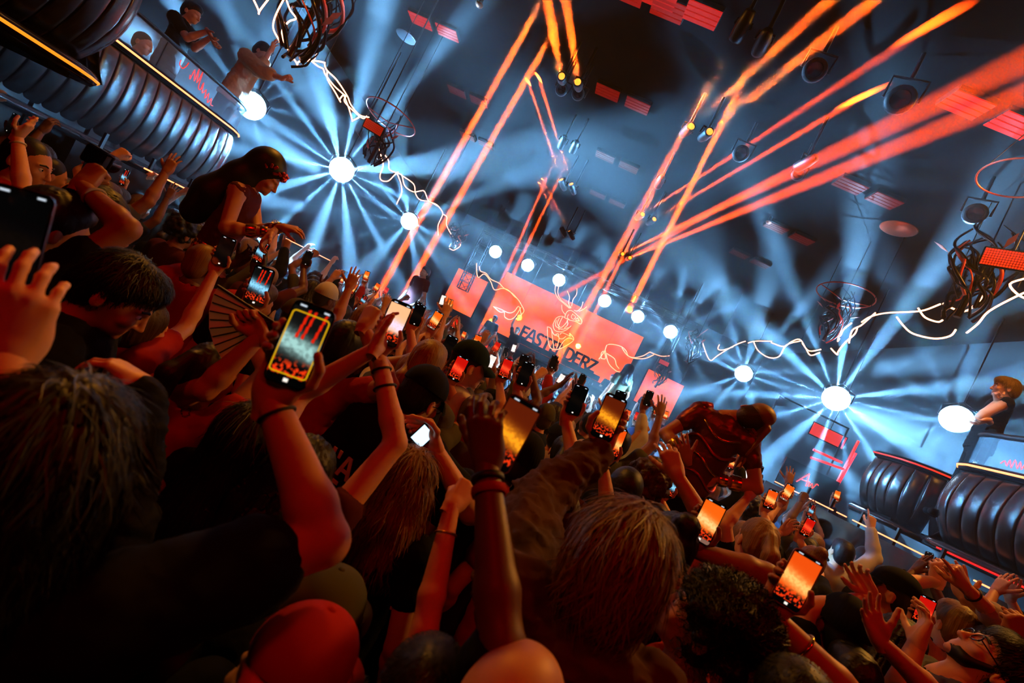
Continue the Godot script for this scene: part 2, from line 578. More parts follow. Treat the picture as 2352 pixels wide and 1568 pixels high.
# ---------------------------------------------------------------- distance field meshed with surface nets
class Field:
	var o: Vector3
	var h: float
	var nx: int
	var ny: int
	var nz: int
	var d := PackedFloat32Array()
	func _init(lo: Vector3, hi: Vector3, cell: float) -> void:
		o = lo
		h = cell
		nx = int((hi.x - lo.x) / cell) + 2
		ny = int((hi.y - lo.y) / cell) + 2
		nz = int((hi.z - lo.z) / cell) + 2
		d.resize(nx * ny * nz)
		d.fill(1.0)
	func cone(a: Vector3, b: Vector3, ra: float, rb: float, k := 0.02, sq := Vector3.ONE) -> void:
		# tapered capsule; sq > 1 along an axis flattens it there
		var m := maxf(ra, rb) + k + h
		var lo := Vector3(minf(a.x, b.x) - m, minf(a.y, b.y) - m, minf(a.z, b.z) - m)
		var hi := Vector3(maxf(a.x, b.x) + m, maxf(a.y, b.y) + m, maxf(a.z, b.z) + m)
		var i0 := maxi(0, int((lo.x - o.x) / h))
		var i1 := mini(nx - 1, int((hi.x - o.x) / h) + 1)
		var j0 := maxi(0, int((lo.y - o.y) / h))
		var j1 := mini(ny - 1, int((hi.y - o.y) / h) + 1)
		var k0 := maxi(0, int((lo.z - o.z) / h))
		var k1 := mini(nz - 1, int((hi.z - o.z) / h) + 1)
		var ab := (b - a) * sq
		var inv := 1.0 / maxf(ab.length_squared(), 1e-9)
		var dr := rb - ra
		for z in range(k0, k1 + 1):
			for y in range(j0, j1 + 1):
				var at := nx * (y + ny * z)
				for x in range(i0, i1 + 1):
					var p := (o + Vector3(x, y, z) * h - a) * sq
					var t := clampf(p.dot(ab) * inv, 0.0, 1.0)
					var q := (p - ab * t).length() - ra - dr * t
					var w := d[at + x]
					var e := k - absf(w - q)
					d[at + x] = minf(w, q) - (e * e * 0.25 / k if e > 0.0 else 0.0)
	func ball(c: Vector3, r: Vector3, k := 0.02, carve := false) -> void:
		var m := maxf(r.x, maxf(r.y, r.z)) + k + h
		var i0 := maxi(0, int((c.x - m - o.x) / h))
		var i1 := mini(nx - 1, int((c.x + m - o.x) / h) + 1)
		var j0 := maxi(0, int((c.y - m - o.y) / h))
		var j1 := mini(ny - 1, int((c.y + m - o.y) / h) + 1)
		var k0 := maxi(0, int((c.z - m - o.z) / h))
		var k1 := mini(nz - 1, int((c.z + m - o.z) / h) + 1)
		var s := minf(r.x, minf(r.y, r.z))
		for z in range(k0, k1 + 1):
			for y in range(j0, j1 + 1):
				var at := nx * (y + ny * z)
				for x in range(i0, i1 + 1):
					var p := (o + Vector3(x, y, z) * h - c) / r
					var l := p.length()
					var q := (l - 1.0) * (l / maxf((p / r).length(), 1e-6) if l > 0.2 else s)
					var w := d[at + x]
					if carve:
						q = -q
						var e := k - absf(w - q)
						d[at + x] = maxf(w, q) + (e * e * 0.25 / k if e > 0.0 else 0.0)
					else:
						var e := k - absf(w - q)
						d[at + x] = minf(w, q) - (e * e * 0.25 / k if e > 0.0 else 0.0)
	func cut(n: Vector3, c: float) -> void:     # keep what lies where dot(p, n) < c
		for z in nz:
			for y in ny:
				var at := nx * (y + ny * z)
				for x in nx:
					var q := n.dot(o + Vector3(x, y, z) * h) - c
					if q > d[at + x]: d[at + x] = q
	func nets(out: MB, xf := Transform3D()) -> void:
		var id := PackedInt32Array()
		id.resize(nx * ny * nz)
		id.fill(-1)
		var sy := nx
		var sz := nx * ny
		var flip := xf.basis.determinant() < 0.0
		for z in nz - 1:
			for y in ny - 1:
				var row := nx * (y + ny * z)
				for x in nx - 1:
					var c := row + x
					var a0 := d[c]
					var a1 := d[c + 1]
					var a2 := d[c + sy]
					var a3 := d[c + sy + 1]
					var a4 := d[c + sz]
					var a5 := d[c + sz + 1]
					var a6 := d[c + sz + sy]
					var a7 := d[c + sz + sy + 1]
					var inside := int(a0 < 0.0) + int(a1 < 0.0) + int(a2 < 0.0) + int(a3 < 0.0) + int(a4 < 0.0) + int(a5 < 0.0) + int(a6 < 0.0) + int(a7 < 0.0)
					if inside == 0 or inside == 8: continue
					var s := Vector3.ZERO
					var n := 0
					if (a0 < 0.0) != (a1 < 0.0):
						s += Vector3(a0 / (a0 - a1), 0, 0)
						n += 1
					if (a2 < 0.0) != (a3 < 0.0):
						s += Vector3(a2 / (a2 - a3), 1, 0)
						n += 1
					if (a4 < 0.0) != (a5 < 0.0):
						s += Vector3(a4 / (a4 - a5), 0, 1)
						n += 1
					if (a6 < 0.0) != (a7 < 0.0):
						s += Vector3(a6 / (a6 - a7), 1, 1)
						n += 1
					if (a0 < 0.0) != (a2 < 0.0):
						s += Vector3(0, a0 / (a0 - a2), 0)
						n += 1
					if (a1 < 0.0) != (a3 < 0.0):
						s += Vector3(1, a1 / (a1 - a3), 0)
						n += 1
					if (a4 < 0.0) != (a6 < 0.0):
						s += Vector3(0, a4 / (a4 - a6), 1)
						n += 1
					if (a5 < 0.0) != (a7 < 0.0):
						s += Vector3(1, a5 / (a5 - a7), 1)
						n += 1
					if (a0 < 0.0) != (a4 < 0.0):
						s += Vector3(0, 0, a0 / (a0 - a4))
						n += 1
					if (a1 < 0.0) != (a5 < 0.0):
						s += Vector3(1, 0, a1 / (a1 - a5))
						n += 1
					if (a2 < 0.0) != (a6 < 0.0):
						s += Vector3(0, 1, a2 / (a2 - a6))
						n += 1
					if (a3 < 0.0) != (a7 < 0.0):
						s += Vector3(1, 1, a3 / (a3 - a7))
						n += 1
					id[c] = out.v.size()
					out.v.append(xf * (o + (Vector3(x, y, z) + s / n) * h))
					var g := Vector3(a1 + a3 + a5 + a7 - a0 - a2 - a4 - a6, a2 + a3 + a6 + a7 - a0 - a1 - a4 - a5, a4 + a5 + a6 + a7 - a0 - a1 - a2 - a3)
					out.n.append((xf.basis * g).normalized())
					out.uv.append(Vector2.ZERO)
		for z in range(1, nz - 1):
			for y in range(1, ny - 1):
				var row := nx * (y + ny * z)
				for x in range(1, nx - 1):
					var c := row + x
					if id[c] < 0 and id[c - 1] < 0 and id[c - sy] < 0: continue
					var p := d[c] < 0.0
					if p != (d[c + 1] < 0.0): _face(out, id[c], id[c - sy], id[c - sy - sz], id[c - sz], p != flip)
					if p != (d[c + sy] < 0.0): _face(out, id[c], id[c - sz], id[c - 1 - sz], id[c - 1], p != flip)
					if p != (d[c + sz] < 0.0): _face(out, id[c], id[c - 1], id[c - 1 - sy], id[c - sy], p != flip)
	func _face(out: MB, a: int, b: int, c: int, e: int, p: bool) -> void:
		if a < 0 or b < 0 or c < 0 or e < 0: return
		if p: out.ix.append_array(PackedInt32Array([a, c, b, a, e, c]))
		else: out.ix.append_array(PackedInt32Array([a, b, c, a, c, e]))

# ---------------------------------------------------------------- people
# A figure stands at its own origin, faces -Z, is 1.75 m tall. Right is +X.
const SHO := Vector3(0.178, 1.425, 0.01)
var hand_cache := {}

func hand_mb(pose: String, cell: float) -> MB:
	# right hand: wrist at the origin, fingers along +Y, palm towards -Z, thumb at -X
	var key := "%s%.4f" % [pose, cell]
	if hand_cache.has(key): return hand_cache[key]
	var f := Field.new(Vector3(-0.11, -0.04, -0.12), Vector3(0.075, 0.2, 0.05), cell)
	var bends: Array
	var thumb: Array
	var spread := 1.0
	match pose:
		"open":
			bends = [[8, 10, 8], [6, 8, 8], [8, 12, 10], [12, 14, 12]]
			thumb = [Vector3(-0.75, 0.62, -0.15), Vector3(-0.6, 0.78, -0.1)]
			spread = 2.2
		"wave":
			bends = [[18, 25, 15], [24, 30, 18], [30, 34, 22], [34, 36, 24]]
			thumb = [Vector3(-0.6, 0.7, -0.4), Vector3(-0.35, 0.85, -0.4)]
			spread = 1.6
		"point":
			bends = [[4, 6, 4], [80, 95, 60], [84, 95, 60], [86, 95, 60]]
			thumb = [Vector3(-0.3, 0.75, -0.6), Vector3(0.45, 0.6, -0.65)]
		"fist":
			bends = [[75, 95, 60], [80, 95, 60], [84, 95, 60], [86, 95, 60]]
			thumb = [Vector3(-0.3, 0.7, -0.65), Vector3(0.6, 0.55, -0.6)]
		"grip":      # round the back and edges of a phone that lies along the palm
			bends = [[28, 42, 40], [26, 44, 42], [28, 46, 42], [32, 46, 40]]
			thumb = [Vector3(-0.62, 0.66, -0.42), Vector3(-0.05, 0.9, -0.42)]
			spread = 1.3
		"drop":      # limp hand hanging from the wrist
			bends = [[30, 28, 20], [34, 32, 22], [38, 34, 24], [42, 36, 24]]
			thumb = [Vector3(-0.4, 0.8, -0.45), Vector3(-0.2, 0.9, -0.4)]
		_:
			bends = [[20, 30, 20], [24, 34, 22], [28, 36, 24], [32, 38, 26]]
			thumb = [Vector3(-0.6, 0.7, -0.4), Vector3(-0.3, 0.85, -0.4)]
	var kn := [Vector3(-0.031, 0.092, 0), Vector3(-0.010, 0.097, 0.002), Vector3(0.011, 0.091, 0.001), Vector3(0.030, 0.081, -0.003)]
	var len := [0.074, 0.082, 0.076, 0.06]
	for i in 4:
		f.cone(Vector3(-0.012 + i * 0.008, 0.0, 0), kn[i], 0.019, 0.0125, 0.014)
	f.cone(Vector3(0, -0.03, 0), Vector3(0, 0.01, 0), 0.0245, 0.024, 0.015, Vector3(1, 1, 1.2))
	f.ball(Vector3(-0.026, 0.035, -0.012), Vector3(0.018, 0.028, 0.016), 0.015)
	f.ball(Vector3(0.026, 0.03, -0.01), Vector3(0.014, 0.03, 0.014), 0.015)
	if pose == "grip":      # fingers cross behind the phone and close round its edge, thumb on the other edge
		for line in [[0.0093, kn[0], Vector3(-0.006, 0.118, -0.010), Vector3(0.016, 0.136, -0.012), Vector3(0.033, 0.143, -0.020)], [0.0093, kn[1], Vector3(0.016, 0.118, -0.010), Vector3(0.036, 0.128, -0.016), Vector3(0.037, 0.133, -0.036)], [0.009, kn[2], Vector3(0.032, 0.105, -0.010), Vector3(0.039, 0.112, -0.028), Vector3(0.030, 0.116, -0.042)], [0.008, kn[3], Vector3(0.041, 0.088, -0.012), Vector3(0.040, 0.092, -0.030), Vector3(0.030, 0.095, -0.041)], [0.011, Vector3(-0.027, 0.028, -0.012), Vector3(-0.056, 0.055, -0.024), Vector3(-0.060, 0.085, -0.036), Vector3(-0.049, 0.108, -0.044)]]:
			for s in 3: f.cone(line[s + 1], line[s + 2], line[0] * (1.0 - 0.08 * s), line[0] * (0.92 - 0.08 * s), 0.005)
	for i in 4:
		if pose == "grip": break
		var p: Vector3 = kn[i]
		var side: float = (i - 1.4) * 0.07 * spread
		var a := 0.0
		var r := 0.0093 if i < 3 else 0.0082
		for s in 3:
			a += deg_to_rad(bends[i][s])
			var q: Vector3 = p + Vector3(sin(side) * cos(a), cos(a) * cos(side), -sin(a)) * len[i] * [0.46, 0.30, 0.24][s]
			f.cone(p, q, r, r * 0.9, 0.004)
			p = q
			r *= 0.9
	var tp := Vector3(-0.027, 0.028, -0.012)
	var dirs: Array = [thumb[0], (thumb[0] + thumb[1]) / 2.0, thumb[1]]
	for s in (0 if pose == "grip" else 3):
		var dv: Vector3 = dirs[s]
		var q: Vector3 = tp + dv.normalized() * [0.04, 0.032, 0.026][s]
		f.cone(tp, q, [0.0145, 0.0115, 0.0105][s], [0.0115, 0.0105, 0.0088][s], 0.007)
		tp = q
	var m := MB.new()
	f.nets(m)
	hand_cache[key] = m
	return m

func hand_xf(wrist: Vector3, dir: Vector3, palm: Vector3, right: bool) -> Transform3D:
	var y := dir.normalized()
	var z := -(palm - y * palm.dot(y)).normalized()
	var x := y.cross(z)
	return Transform3D(Basis(x if right else -x, y, z), wrist)

func bend(s: Vector3, w: Vector3, hint: Vector3, l1 := 0.295, l2 := 0.265) -> Array:
	# elbow of an arm from shoulder s to wrist w, and the wrist within reach
	var d := w - s
	var l := minf(d.length(), (l1 + l2) * 0.995)
	d = d.normalized()
	w = s + d * l
	var c := clampf((l1 * l1 + l * l - l2 * l2) / (2.0 * l1 * l), -1.0, 1.0)
	var side := (hint - d * hint.dot(d)).normalized()
	return [s + d * l1 * c + side * l1 * sqrt(1.0 - c * c), w]

func head_field(cell: float, face := 1) -> Field:
	# about the head's own centre (0, 1.62, 0) of the figure
	var f := Field.new(Vector3(-0.11, 1.42, -0.15), Vector3(0.11, 1.77, 0.14), cell)
	f.ball(Vector3(0, 1.652, 0.012), Vector3(0.077, 0.094, 0.097), 0.02)
	f.ball(Vector3(0, 1.605, -0.03), Vector3(0.062, 0.085, 0.068), 0.03)
	f.ball(Vector3(0, 1.553, -0.05), Vector3(0.045, 0.036, 0.044), 0.03)
	f.cone(Vector3(0, 1.45, 0.02), Vector3(0, 1.57, 0.01), 0.058, 0.053, 0.02)
	for s: float in [-1.0, 1.0]:
		f.ball(Vector3(s * 0.077, 1.605, 0.012), Vector3(0.010, 0.031, 0.019), 0.007)
		f.ball(Vector3(s * 0.085, 1.607, 0.006), Vector3(0.004, 0.018, 0.008), 0.004, true)
		if face:
			f.ball(Vector3(s * 0.031, 1.622, -0.098), Vector3(0.017, 0.012, 0.012), 0.012, true)
			f.ball(Vector3(s * 0.042, 1.592, -0.072), Vector3(0.02, 0.016, 0.016), 0.02)
			f.cone(Vector3(s * 0.012, 1.64, -0.094), Vector3(s * 0.05, 1.64, -0.077), 0.008, 0.006, 0.012)
			f.ball(Vector3(s * 0.0105, 1.584, -0.103), Vector3(0.0085, 0.007, 0.010), 0.006)
	if face:
		f.cone(Vector3(0, 1.632, -0.095), Vector3(0, 1.587, -0.115), 0.0085, 0.0115, 0.010)
		f.cone(Vector3(-0.018, 1.5585, -0.089), Vector3(0.018, 1.5585, -0.089), 0.0062, 0.0062, 0.006)
		f.cone(Vector3(-0.015, 1.5485, -0.0885), Vector3(0.015, 1.5485, -0.0885), 0.0068, 0.0068, 0.005)
		f.ball(Vector3(0, 1.5535, -0.0985), Vector3(0.02, 0.0018, 0.006), 0.003, true)
		f.ball(Vector3(0, 1.527, -0.083), Vector3(0.018, 0.013, 0.013), 0.012)
	return f

func hair_mb(style: String, cell: float) -> MB:
	var f := Field.new(Vector3(-0.17, 1.2 if style in ["long", "ponytail", "wavy"] else 1.46, -0.19), Vector3(0.17, 1.82, 0.24), cell)
	var flow := 0.0035
	var fine := 120.0
	match style:
		"short":
			f.ball(Vector3(0, 1.66, 0.018), Vector3(0.086, 0.1, 0.103), 0.01)
			f.ball(Vector3(0, 1.61, 0.05), Vector3(0.076, 0.085, 0.072), 0.02)
			f.ball(Vector3(0, 1.70, -0.045), Vector3(0.066, 0.052, 0.056), 0.03)
			f.ball(Vector3(0, 1.585, -0.075), Vector3(0.09, 0.09, 0.085), 0.015, true)
		"crop":
			f.ball(Vector3(0, 1.657, 0.016), Vector3(0.0805, 0.0955, 0.0985), 0.01)
			f.ball(Vector3(0, 1.60, 0.05), Vector3(0.068, 0.075, 0.062), 0.02)
			f.ball(Vector3(0, 1.585, -0.082), Vector3(0.092, 0.095, 0.085), 0.012, true)
			flow = 0.0012
		"bob":
			f.ball(Vector3(0, 1.652, 0.022), Vector3(0.102, 0.112, 0.115), 0.01)
			f.ball(Vector3(0, 1.585, 0.04), Vector3(0.1, 0.1, 0.095), 0.03)
			f.ball(Vector3(0, 1.575, -0.095), Vector3(0.075, 0.1, 0.09), 0.015, true)
			flow = 0.006
			fine = 75.0
		"long":
			f.ball(Vector3(0, 1.655, 0.018), Vector3(0.092, 0.104, 0.108), 0.01)
			f.cone(Vector3(0, 1.62, 0.05), Vector3(0, 1.34, 0.1), 0.1, 0.105, 0.04, Vector3(1, 1, 1.5))
			f.cone(Vector3(0, 1.36, 0.1), Vector3(0, 1.27, 0.11), 0.105, 0.07, 0.04, Vector3(1, 1, 1.8))
			for s: float in [-1.0, 1.0]: f.cone(Vector3(s * 0.075, 1.62, 0.01), Vector3(s * 0.105, 1.38, 0.045), 0.035, 0.045, 0.03)
			f.ball(Vector3(0, 1.585, -0.095), Vector3(0.07, 0.1, 0.085), 0.015, true)
			flow = 0.006
			fine = 80.0
		"wavy":
			f.ball(Vector3(0, 1.658, 0.02), Vector3(0.1, 0.108, 0.114), 0.01)
			for k in 9:
				var a := PI * (k / 8.0) 
				var top := Vector3(cos(a) * 0.085, 1.62, sin(a) * 0.085 + 0.01)
				var mid := Vector3(cos(a) * 0.115, 1.5, sin(a) * 0.1 + 0.03 + 0.015 * sin(k * 2.1))
				f.cone(top, mid, 0.04, 0.036, 0.02)
				f.cone(mid, Vector3(cos(a + 0.15) * 0.12, 1.36 + 0.02 * sin(k * 1.7), sin(a) * 0.1 + 0.06), 0.036, 0.028, 0.02)
			f.ball(Vector3(0, 1.58, -0.095), Vector3(0.072, 0.1, 0.085), 0.015, true)
			flow = 0.009
			fine = 60.0
		"curly":
			f.ball(Vector3(0, 1.665, 0.02), Vector3(0.095, 0.105, 0.11), 0.01)
			var rr := RandomNumberGenerator.new()
			rr.seed = 5
			for k in 70:
				var u := Vector3(rr.randfn(), rr.randfn() * 0.9 + 0.35, rr.randfn() + 0.25).normalized()
				f.ball(Vector3(0, 1.655, 0.02) + u * Vector3(0.096, 0.106, 0.112), Vector3.ONE * rr.randf_range(0.016, 0.026), 0.012)
			f.ball(Vector3(0, 1.575, -0.1), Vector3(0.08, 0.1, 0.085), 0.012, true)
			flow = 0.004
			fine = 150.0
		"bun":
			f.ball(Vector3(0, 1.657, 0.016), Vector3(0.083, 0.097, 0.101), 0.01)
			f.ball(Vector3(0, 1.61, 0.05), Vector3(0.07, 0.075, 0.062), 0.02)
			f.ball(Vector3(0, 1.735, 0.075), Vector3(0.045, 0.04, 0.042), 0.015)
			f.ball(Vector3(0, 1.585, -0.08), Vector3(0.09, 0.095, 0.085), 0.012, true)
		"ponytail":
			f.ball(Vector3(0, 1.657, 0.016), Vector3(0.083, 0.097, 0.101), 0.01)
			f.ball(Vector3(0, 1.61, 0.05), Vector3(0.07, 0.07, 0.062), 0.02)
			f.cone(Vector3(0, 1.69, 0.11), Vector3(0, 1.62, 0.165), 0.026, 0.035, 0.02)
			f.cone(Vector3(0, 1.62, 0.165), Vector3(0, 1.33, 0.15), 0.037, 0.018, 0.02)
			f.ball(Vector3(0, 1.585, -0.08), Vector3(0.09, 0.095, 0.085), 0.012, true)
			flow = 0.004
	var m := MB.new()
	f.nets(m)
	# strands: ridges that run from the crown down; uv runs round and down for the strand texture
	var nz := FastNoiseLite.new()
	nz.seed = 7
	nz.frequency = 1.0
	nz.fractal_octaves = 2
	var kinky := style == "curly"
	for k in m.v.size():
		var p := m.v[k] - Vector3(0, 1.66, 0.03)
		var a := atan2(p.x, p.z)
		m.uv[k] = Vector2(a / TAU + 0.5, p.y)
		if kinky:
			m.v[k] += m.n[k] * 0.006 * nz.get_noise_3dv(p * 70.0)
		else:
			m.v[k] += m.n[k] * flow * (nz.get_noise_3d(sin(a) * fine * 0.16, cos(a) * fine * 0.16, p.y * 3.0))
	m.smooth_normals()
	return m

func cap_mb(style: String) -> MB:
	var m := MB.new()
	var cy := 1.665
	match style:
		"cap", "cap_back":
			m.grid(func(u, w):
				var a: float = u * TAU
				var t: float = w * 1.62
				var seam: float = 1.0 - 0.018 * pow(absf(cos(a * 3.0)), 24.0) * sin(t)
				return Vector3(cos(a) * sin(t) * 0.094 * seam, cy + cos(t) * 0.098, sin(a) * sin(t) * 0.112 * seam + 0.012), 48, 12)
			var sg := -1.0 if style == "cap" else 1.0
			m.grid(func(u, w):
				var a: float = lerpf(-1.15, 1.15, u)
				var o: float = 0.07 * cos(a * 0.9) * w
				return Vector3(sin(a) * (0.094 + o * 0.2), cy - 0.006 - 0.03 * w * w - 0.014 * a * a * w, 0.012 + sg * (cos(a) * 0.112 + o)), 16, 5)
			m.grid(func(u, w):
				var a: float = lerpf(-1.15, 1.15, u)
				var o: float = 0.07 * cos(a * 0.9) * w
				return Vector3(sin(a) * (0.094 + o * 0.2), cy - 0.012 - 0.03 * w * w - 0.014 * a * a * w, 0.012 + sg * (cos(a) * 0.112 + o)), 16, 5)
			m.lathe(PackedVector2Array([Vector2(0.0, 0.006), Vector2(0.007, 0.004), Vector2(0.009, 0.0)]), 10, Transform3D(Basis(), Vector3(0, cy + 0.097, 0.012)))
		"bucket":
			m.lathe(PackedVector2Array([Vector2(0.0, 0.09), Vector2(0.05, 0.09), Vector2(0.08, 0.082), Vector2(0.092, 0.06), Vector2(0.1, 0.0), Vector2(0.145, -0.045), Vector2(0.15, -0.05), Vector2(0.143, -0.05), Vector2(0.1, -0.008)]), 32, Transform3D(Basis(), Vector3(0, cy, 0.012)))
		"beanie":
			m.grid(func(u, w):
				var a: float = u * TAU
				var t: float = w * 1.75
				var rib: float = 1.0 + 0.012 * sin(a * 40.0) * sin(t)
				var cuff: float = 1.05 if w > 0.8 else 1.0
				return Vector3(cos(a) * sin(t) * 0.09 * rib * cuff, cy + cos(t) * 0.108, sin(a) * sin(t) * 0.108 * rib * cuff + 0.012), 80, 14)
	return m

# arms: for each of [right, left] {w = wrist, h = elbow hint, d = hand direction, p = palm, pose = name}
func body_mb(arms: Array, cell: float, hand_cell: float, head_cell: float, face := 1, lean := Transform3D()) -> MB:
	var m := MB.new()
	var lo := Vector3(-0.28, 0.9, -0.22)
	var hi := Vector3(0.28, 1.52, 0.2)
	for i in 2:
		var a: Dictionary = arms[i]
		for p: Vector3 in [a.e, a.wr]:
			lo = lo.min(p - Vector3.ONE * 0.08)
			hi = hi.max(p + Vector3.ONE * 0.08)
	var f := Field.new(lo, hi, cell)
	f.cone(Vector3(0, 1.36, 0.005), Vector3(0, 1.0, 0), 0.135, 0.125, 0.05, Vector3(1, 1, 1.5))
	f.cone(Vector3(-0.1, 1.405, 0.01), Vector3(0.1, 1.405, 0.01), 0.06, 0.06, 0.05)
	f.cone(Vector3(0, 1.4, 0.015), Vector3(0, 1.5, 0.02), 0.065, 0.057, 0.04)
	for i in 2:
		var a: Dictionary = arms[i]
		var s: Vector3 = a.s
		f.ball(s, Vector3.ONE * 0.06, 0.04)
		f.cone(s, a.e, 0.053, 0.041, 0.03)
		var bulge: Vector3 = a.e.lerp(a.wr, 0.25)
		f.cone(a.e, bulge, 0.04, 0.043, 0.015)
		f.cone(bulge, a.wr, 0.043, 0.027, 0.015)
		m.add(hand_mb(a.pose, hand_cell), hand_xf(a.wr, a.d, a.p, i == 0))
	f.nets(m)
	head_field(head_cell, face).nets(m, lean)
	return m

func arm(right: bool, w: Vector3, hint: Vector3, pose: String, d := Vector3.ZERO, p := Vector3.ZERO) -> Dictionary:
	var s := SHO if right else Vector3(-SHO.x, SHO.y, SHO.z)
	var lift := clampf((w.y - s.y) / 0.5, 0.0, 1.0)
	s += Vector3(-0.025 if right else 0.025, 0.055, 0) * lift      # a raised arm lifts the shoulder
	var r := bend(s, w, hint)
	var fore: Vector3 = (r[1] - r[0]).normalized()
	if d == Vector3.ZERO: d = fore
	if p == Vector3.ZERO: p = Vector3(0, 0, -1)
	return {"s": s, "e": r[0], "wr": r[1], "d": d, "p": p, "pose": pose}

func arm_down(right: bool) -> Dictionary:
	var sx := 1.0 if right else -1.0
	return arm(right, Vector3(sx * 0.27, 0.9, -0.06), Vector3(sx * 0.6, 0, 1), "relaxed", Vector3(0, -1, -0.12), Vector3(-sx, 0, 0.1))

func shirt_mb(arms: Array, cell: float, sleeve: float, loose := 0.012, lean := Transform3D(), folds := 0.0) -> MB:
	# sleeve 0 none, 0.5 short, 2 to the wrist
	var m := MB.new()
	var lo := Vector3(-0.3, 0.8, -0.24)
	var hi := Vector3(0.3, 1.6, 0.24)
	for i in 2:
		var a: Dictionary = arms[i]
		for p: Vector3 in [a.e, a.wr]:
			lo = lo.min(p - Vector3.ONE * 0.09)
			hi = hi.max(p + Vector3.ONE * 0.09)
	var f := Field.new(lo, hi, cell)
	f.cone(Vector3(0, 1.37, 0.005), Vector3(0, 1.12, 0), 0.148 + loose, 0.142 + loose, 0.05, Vector3(1, 1, 1.4))
	f.cone(Vector3(0, 1.12, 0.0), Vector3(0, 0.9, 0), 0.145 + loose, 0.158 + loose, 0.05, Vector3(1, 1, 1.35))
	f.cone(Vector3(-0.11, 1.405, 0.012), Vector3(0.11, 1.405, 0.012), 0.066, 0.066, 0.05)
	f.cone(Vector3(0, 1.42, 0.018), Vector3(0, 1.468, 0.02), 0.078, 0.07, 0.03)
	for i in 2:
		var a: Dictionary = arms[i]
		var s: Vector3 = a.s
		f.ball(s, Vector3.ONE * (0.064 + loose * 0.5), 0.04)
		if sleeve > 0.0:
			var t := minf(sleeve, 1.0)
			f.cone(s, s.lerp(a.e, t), 0.06 + loose, 0.052 + loose * 1.3, 0.03)
		if sleeve > 1.0:
			var b: Vector3 = a.e.lerp(a.wr, 0.35)
			f.cone(a.e, b, 0.048 + loose, 0.047 + loose, 0.02)
			f.cone(b, a.e.lerp(a.wr, minf(sleeve - 1.0, 0.98)), 0.047 + loose, 0.036 + loose, 0.02)
	# the neck opening
	f.ball(Vector3(0, 1.50, 0.0), Vector3(0.068, 0.05, 0.075), 0.012, true)
	f.cut(Vector3(0, -1, 0), -0.86)
	f.nets(m)
	if folds > 0.0:
		var nz := FastNoiseLite.new()
		nz.seed = 11
		nz.frequency = 1.0
		for k in m.v.size():
			var p := m.v[k]
			m.v[k] += m.n[k] * folds * (nz.get_noise_3d(p.x * 9, p.y * 16, p.z * 9) + 0.4 * nz.get_noise_3d(p.x * 24, p.y * 36, p.z * 24))
		m.smooth_normals()
	return m

var trousers_mesh: ArrayMesh
func make_lower() -> void:
	var f := Field.new(Vector3(-0.26, 0.0, -0.2), Vector3(0.26, 1.08, 0.2), 0.022)
	f.cone(Vector3(0, 1.0, 0), Vector3(0, 0.92, 0), 0.15, 0.155, 0.04, Vector3(1, 1, 1.3))
	for s: float in [-1.0, 1.0]:
		f.cone(Vector3(s * 0.085, 0.9, 0), Vector3(s * 0.1, 0.5, -0.01), 0.09, 0.066, 0.03)
		f.cone(Vector3(s * 0.1, 0.5, -0.01), Vector3(s * 0.105, 0.11, 0.02), 0.064, 0.056, 0.03)
	var m := MB.new()
	f.nets(m)
	f = Field.new(Vector3(-0.07, -0.02, -0.24), Vector3(0.07, 0.16, 0.12), 0.016)
	f.cone(Vector3(0, 0.045, 0.05), Vector3(0, 0.04, -0.14), 0.044, 0.042, 0.02, Vector3(1, 1, 1))
	f.cone(Vector3(0, 0.05, 0.03), Vector3(0, 0.12, 0.03), 0.046, 0.044, 0.03)
	f.cut(Vector3(0, -1, 0), 0.0)
	for s: float in [-1.0, 1.0]: f.nets(m, Transform3D(Basis(), Vector3(0.105 * s, 0, 0)))
	trousers_mesh = m.mesh()

func add_lower(root: Node3D, cloth: Material, _shoe: Material) -> void:
	mesh_part("trousers", trousers_mesh, cloth, root)

# loose strands over a head of hair: flat tapering ribbons that follow the surface down from the crown
func add_tufts(m: MB, count: int, len: float, width: float, curl: float, sd: int) -> void:
	var r := RandomNumberGenerator.new()
	r.seed = sd
	var crown := Vector3(0, 1.77, 0.03)
	var base := m.v.size()
	for k in count:
		var i := r.randi() % base
		var p := m.v[i]
		var n := m.n[i]
		if n.y < -0.4: continue
		var d := (p - crown) * Vector3(1, 0.6, 1) + Vector3(0, -0.06, 0) + Vector3(r.randfn(), r.randfn(), r.randfn()) * (0.012 + curl * 0.1)
		d = (d - n * d.dot(n)).normalized()
		var side := n.cross(d).normalized()
		var l := len * r.randf_range(0.5, 1.2)
		var ph := r.randf() * TAU
		var u := r.randf()
		var s := m.v.size()
		var steps := 6
		for j in steps + 1:
			var q := float(j) / steps
			var c := p + d * l * q + n * (0.0015 + 0.004 * sin(q * 2.2) - l * l * q * q * 4.2) + side * (curl * 0.012 * sin(ph + q * 7.0)) + n * (curl * 0.012 * (1.0 + cos(ph + q * 7.0)))
			var w := width * (1.0 - 0.75 * q)
			var nn := (n + side * sin(ph) * 0.5).normalized()
			m.v.append(c - side * w)
			m.v.append(c + side * w)
			m.n.append(nn)
			m.n.append(nn)
			m.uv.append(Vector2(u, q * 0.3))
			m.uv.append(Vector2(u + 0.003, q * 0.3))
			if j > 0:
				var a := s + j * 2
				m.ix.append_array(PackedInt32Array([a - 2, a - 1, a + 1, a - 2, a + 1, a]))

